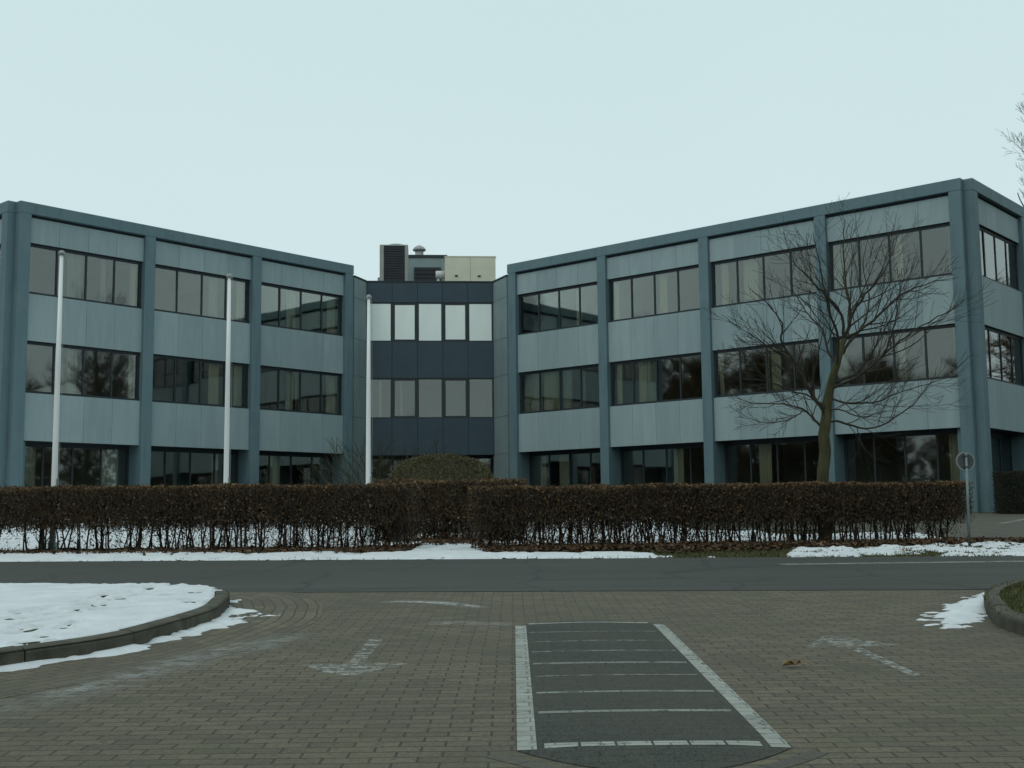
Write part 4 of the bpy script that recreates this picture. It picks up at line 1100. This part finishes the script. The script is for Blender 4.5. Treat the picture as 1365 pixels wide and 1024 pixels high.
for sx_ in (-.5, .5):
    mb = MB(); mb.box(sx_-.06, sx_+.06, .05, 1.15, 0, .118); link('base_rail', mb, M['louvre'], root)
mb = MB(); mb.box(-w/2-.26, -w/2-.004, .2, .7, .0, .42); mb.box(-w/2-.10, -w/2-.004, .2, .6, .424, .62); link('control_box', mb, M['casing'], root)
X, Y = roof_at(627, 1.7); w = 69*Y/F; h = ZAT(627, 341.5, Y)[1]-zr
root = thing('rooftop_plant_box', 'cream sheet metal plant housing on the middle roof', 'plant housing', (X, Y, zr), an)
mb = MB()
for k in range(2): mb.box(-w/2+k*w/2+.006, -w/2+(k+1)*w/2-.006, 0, 1.8, .02, h-.04)
link('panel', mb, M['cream'], root)
mb = MB(); mb.box(-w/2-.02, w/2+.02, -.02, 1.82, h-.038, h); link('lid', mb, M['cream'], root)
mb = MB(); mb.box(-w/2+.03, w/2-.03, .03, 1.78, 0, .018); link('base', mb, M['louvre'], root)
for u_ in (608, 639):
    xx = (u_-627)*Y/F; mb = MB(); zh = ZAT(u_, 368, Y)[1]-zr; mb.box(xx-.07, xx+.07, -.05, -.002, zh-.03, zh+.03); link('handle', mb, M['window_frame'], root)
X, Y = roof_at(559, 3.4+2.2); zb = ZAT(570, 341, 58.7)[1]; 
root = thing('roof_vent', 'round mushroom shaped metal vent on the penthouse roof', 'roof vent', (X, Y, zb+.02))
ht = ZAT(559, 327.5, Y)[1]-zb
mb = MB(); mb.lathe([(.24, 0), (.22, .05), (.21, ht*.62)], 20); link('stack', mb.mesh('stack', True), M['vent'], root)
mb = MB(); mb.lathe([(.18, ht*.55), (.33, ht*.62), (.335, ht*.70), (.24, ht*.86), (.10, ht*.96), (.02, ht)], 20); link('hood', mb.mesh('hood', True), M['vent'], root)
X, Y = roof_at(586, 2.0)
root = thing('roof_duct', 'small white elbow duct beside the cream plant housing', 'duct', (X, Y, zr), an)
mb = MB(); zd = ZAT(586, 365, Y)[1]-zr; mb.tube([(.25, .3, zd), (.0, .3, zd), (-.16, .3, zd), (-.19, .3, zd)], [.20, .20, .20, .15], 16); link('duct_drum', mb.mesh('duct_drum', True), M['duct'], root)
mb = MB(); mb.tube([(-.06, .3, 0), (-.06, .3, zd)], .07, 10); link('duct_foot', mb.mesh('duct_foot', True), M['duct'], root)

# ------------------------------------------------------------------ woodland across the street, behind the viewer (seen mirrored in the windows)
def wood():
    rnd = random.Random(21); mb = MB(); spots = []
    for k in range(34): spots.append((-64+rnd.uniform(-10, 10), -38+k*2.4+rnd.uniform(-1, 1), rnd.uniform(16.5, 19.5)))
    for k in range(28): spots.append((62+rnd.uniform(-10, 10), -34+k*2.6+rnd.uniform(-1, 1), rnd.uniform(15, 19)))
    for k in range(32): spots.append((-58+k*3.8+rnd.uniform(-2, 2), -40+rnd.uniform(-7, 7), rnd.uniform(10, 15)))
    for k in range(20): spots.append((64+rnd.uniform(-14, 18), 52+k*2+rnd.uniform(-3, 3), rnd.uniform(14, 20)))
    for k in range(30): spots.append((-54+rnd.uniform(-6, 6), -30+k*2.2, rnd.uniform(14, 17.5)))
    tw, td, tl = [], [], []
    for x, y, h in spots:
        z = gz(y); mb.tube([(x, y, z-.1), (x+.2, y, z+h*.5), (x, y+.2, z+h*.9)], [.22, .13, .05], 5, False)
        for k in range(40):
            t = rnd.uniform(.12, .95); a = rnd.uniform(0, 6.28); el = rnd.uniform(.2, 1.1); l = h*rnd.uniform(.14, .32)*(1.2-.6*t)
            p = (x, y, z+h*t*.9); q = (p[0]+math.cos(a)*math.cos(el)*l, p[1]+math.sin(a)*math.cos(el)*l, p[2]+math.sin(el)*l)
            mb.tube([p, q], [.06, .025], 3, False)
            for j in range(46):
                s = rnd.uniform(.2, 1); tw.append((p[0]+(q[0]-p[0])*s, p[1]+(q[1]-p[1])*s, p[2]+(q[2]-p[2])*s))
                td.append((rnd.gauss(0, .7), rnd.gauss(0, .7), abs(rnd.gauss(0, .6))+.2)); tl.append(rnd.uniform(.5, 1.5))
    tag(link('woodland', mb, M['branch']), 'belt of bare trees around the site behind the viewer, mirrored in the windows', 'woodland', kind='stuff')
    n = len(tw); me = quads_mesh('woodland_twigs', twig_quads(np.array(tw), np.array(td), np.array(tl), rng.uniform(.04, .10, n)), rng.uniform(.25, .95, n))
    tag(link('woodland_twigs', me, M['beech']), 'twigs of the bare tree belt behind the viewer', 'woodland', kind='stuff')
    n = 90000; k = rng.integers(0, len(spots), n); S = np.array(spots)[k]  # low leaf mass added out of view to darken ground floor window reflections
    px = S[:, 0]+rng.normal(0, 2.6, n); py = S[:, 1]+rng.normal(0, 1.6, n); pz_ = gza(py)+rng.beta(1.2, 1.7, n)*7.5
    me = quads_mesh('added_undergrowth', leaf_quads(np.stack([px, py, pz_], 1), rng.uniform(.3, .7, n)), rng.uniform(0, .7, n))
    tag(link('added_undergrowth', me, M['evergreen']), 'dark leaves added out of view to darken the ground floor reflections', 'added_undergrowth', kind='stuff')
wood()

# ------------------------------------------------------------------ camera
cam = bpy.data.cameras.new('camera'); co = bpy.data.objects.new('camera', cam); COL.objects.link(co)
cam.sensor_width = 36; cam.lens = F/1365*36; cam.clip_end = 3000; cam.clip_start = .05
c, s = math.cos(ROLL), math.sin(ROLL); cp, sp = math.cos(PITCH), math.sin(PITCH)
rt = Vector((c, -sp*s, cp*s)); up = Vector((-s, -sp*c, cp*c)); bk = -Vector((0, cp, sp))
mw_ = Matrix((rt, up, bk)).transposed().to_4x4(); mw_.translation = (0, 0, EYE); co.matrix_world = mw_
scene.camera = co

# ------------------------------------------------------------------ overcast daylight
wd = bpy.data.worlds.new('World'); scene.world = wd; wd.use_nodes = True; nt = wd.node_tree
bg = nt.nodes['Background']
SUN_EL, SUN_AZ = R(48), R(216)      # compass-like: 0 = +Y, clockwise
sky = N(nt, 'ShaderNodeTexSky', sky_type='NISHITA'); sky.sun_disc = False; sky.sun_elevation = SUN_EL; sky.sun_rotation = SUN_AZ
tc = N(nt, 'ShaderNodeTexCoord'); sep = N(nt, 'ShaderNodeSeparateXYZ'); L(nt, tc.outputs['Generated'], sep.inputs[0])
cl = ramp(nt, sep.outputs[2], [(0, (6.75, 8.2, 8.3)), (.42, (6.35, 8.0, 8.2)), (1, (6.6, 8.2, 8.4))])
cn = noise_n(nt, tc.outputs['Generated'], 1.6, 5, .5)
cl2 = mixc(nt, ramp(nt, cn, [(.32, 0.0), (.72, .22)]), cl, (5.5, 7.2, 7.5))
L(nt, mixc(nt, .96, sky.outputs[0], cl2), bg.inputs[0]); bg.inputs[1].default_value = .1
sl = bpy.data.lights.new('sun', 'SUN'); sl.energy = .5; sl.angle = R(25); sl.color = (1, .97, .92)
so = bpy.data.objects.new('sun', sl); COL.objects.link(so); so.location = (-20, -30, 40)
sd = Vector((math.sin(SUN_AZ)*math.cos(SUN_EL), math.cos(SUN_AZ)*math.cos(SUN_EL), math.sin(SUN_EL)))
so.rotation_euler = sd.to_track_quat('Z', 'Y').to_euler()

vs = scene.view_settings; vs.view_transform = 'Standard'; vs.look = 'None'; vs.exposure = 0; vs.gamma = 1
scene.render.engine = 'CYCLES'
cy = scene.cycles; cy.use_denoising = True; cy.max_bounces = 8; cy.transparent_max_bounces = 24; cy.caustics_reflective = False; cy.caustics_refractive = False
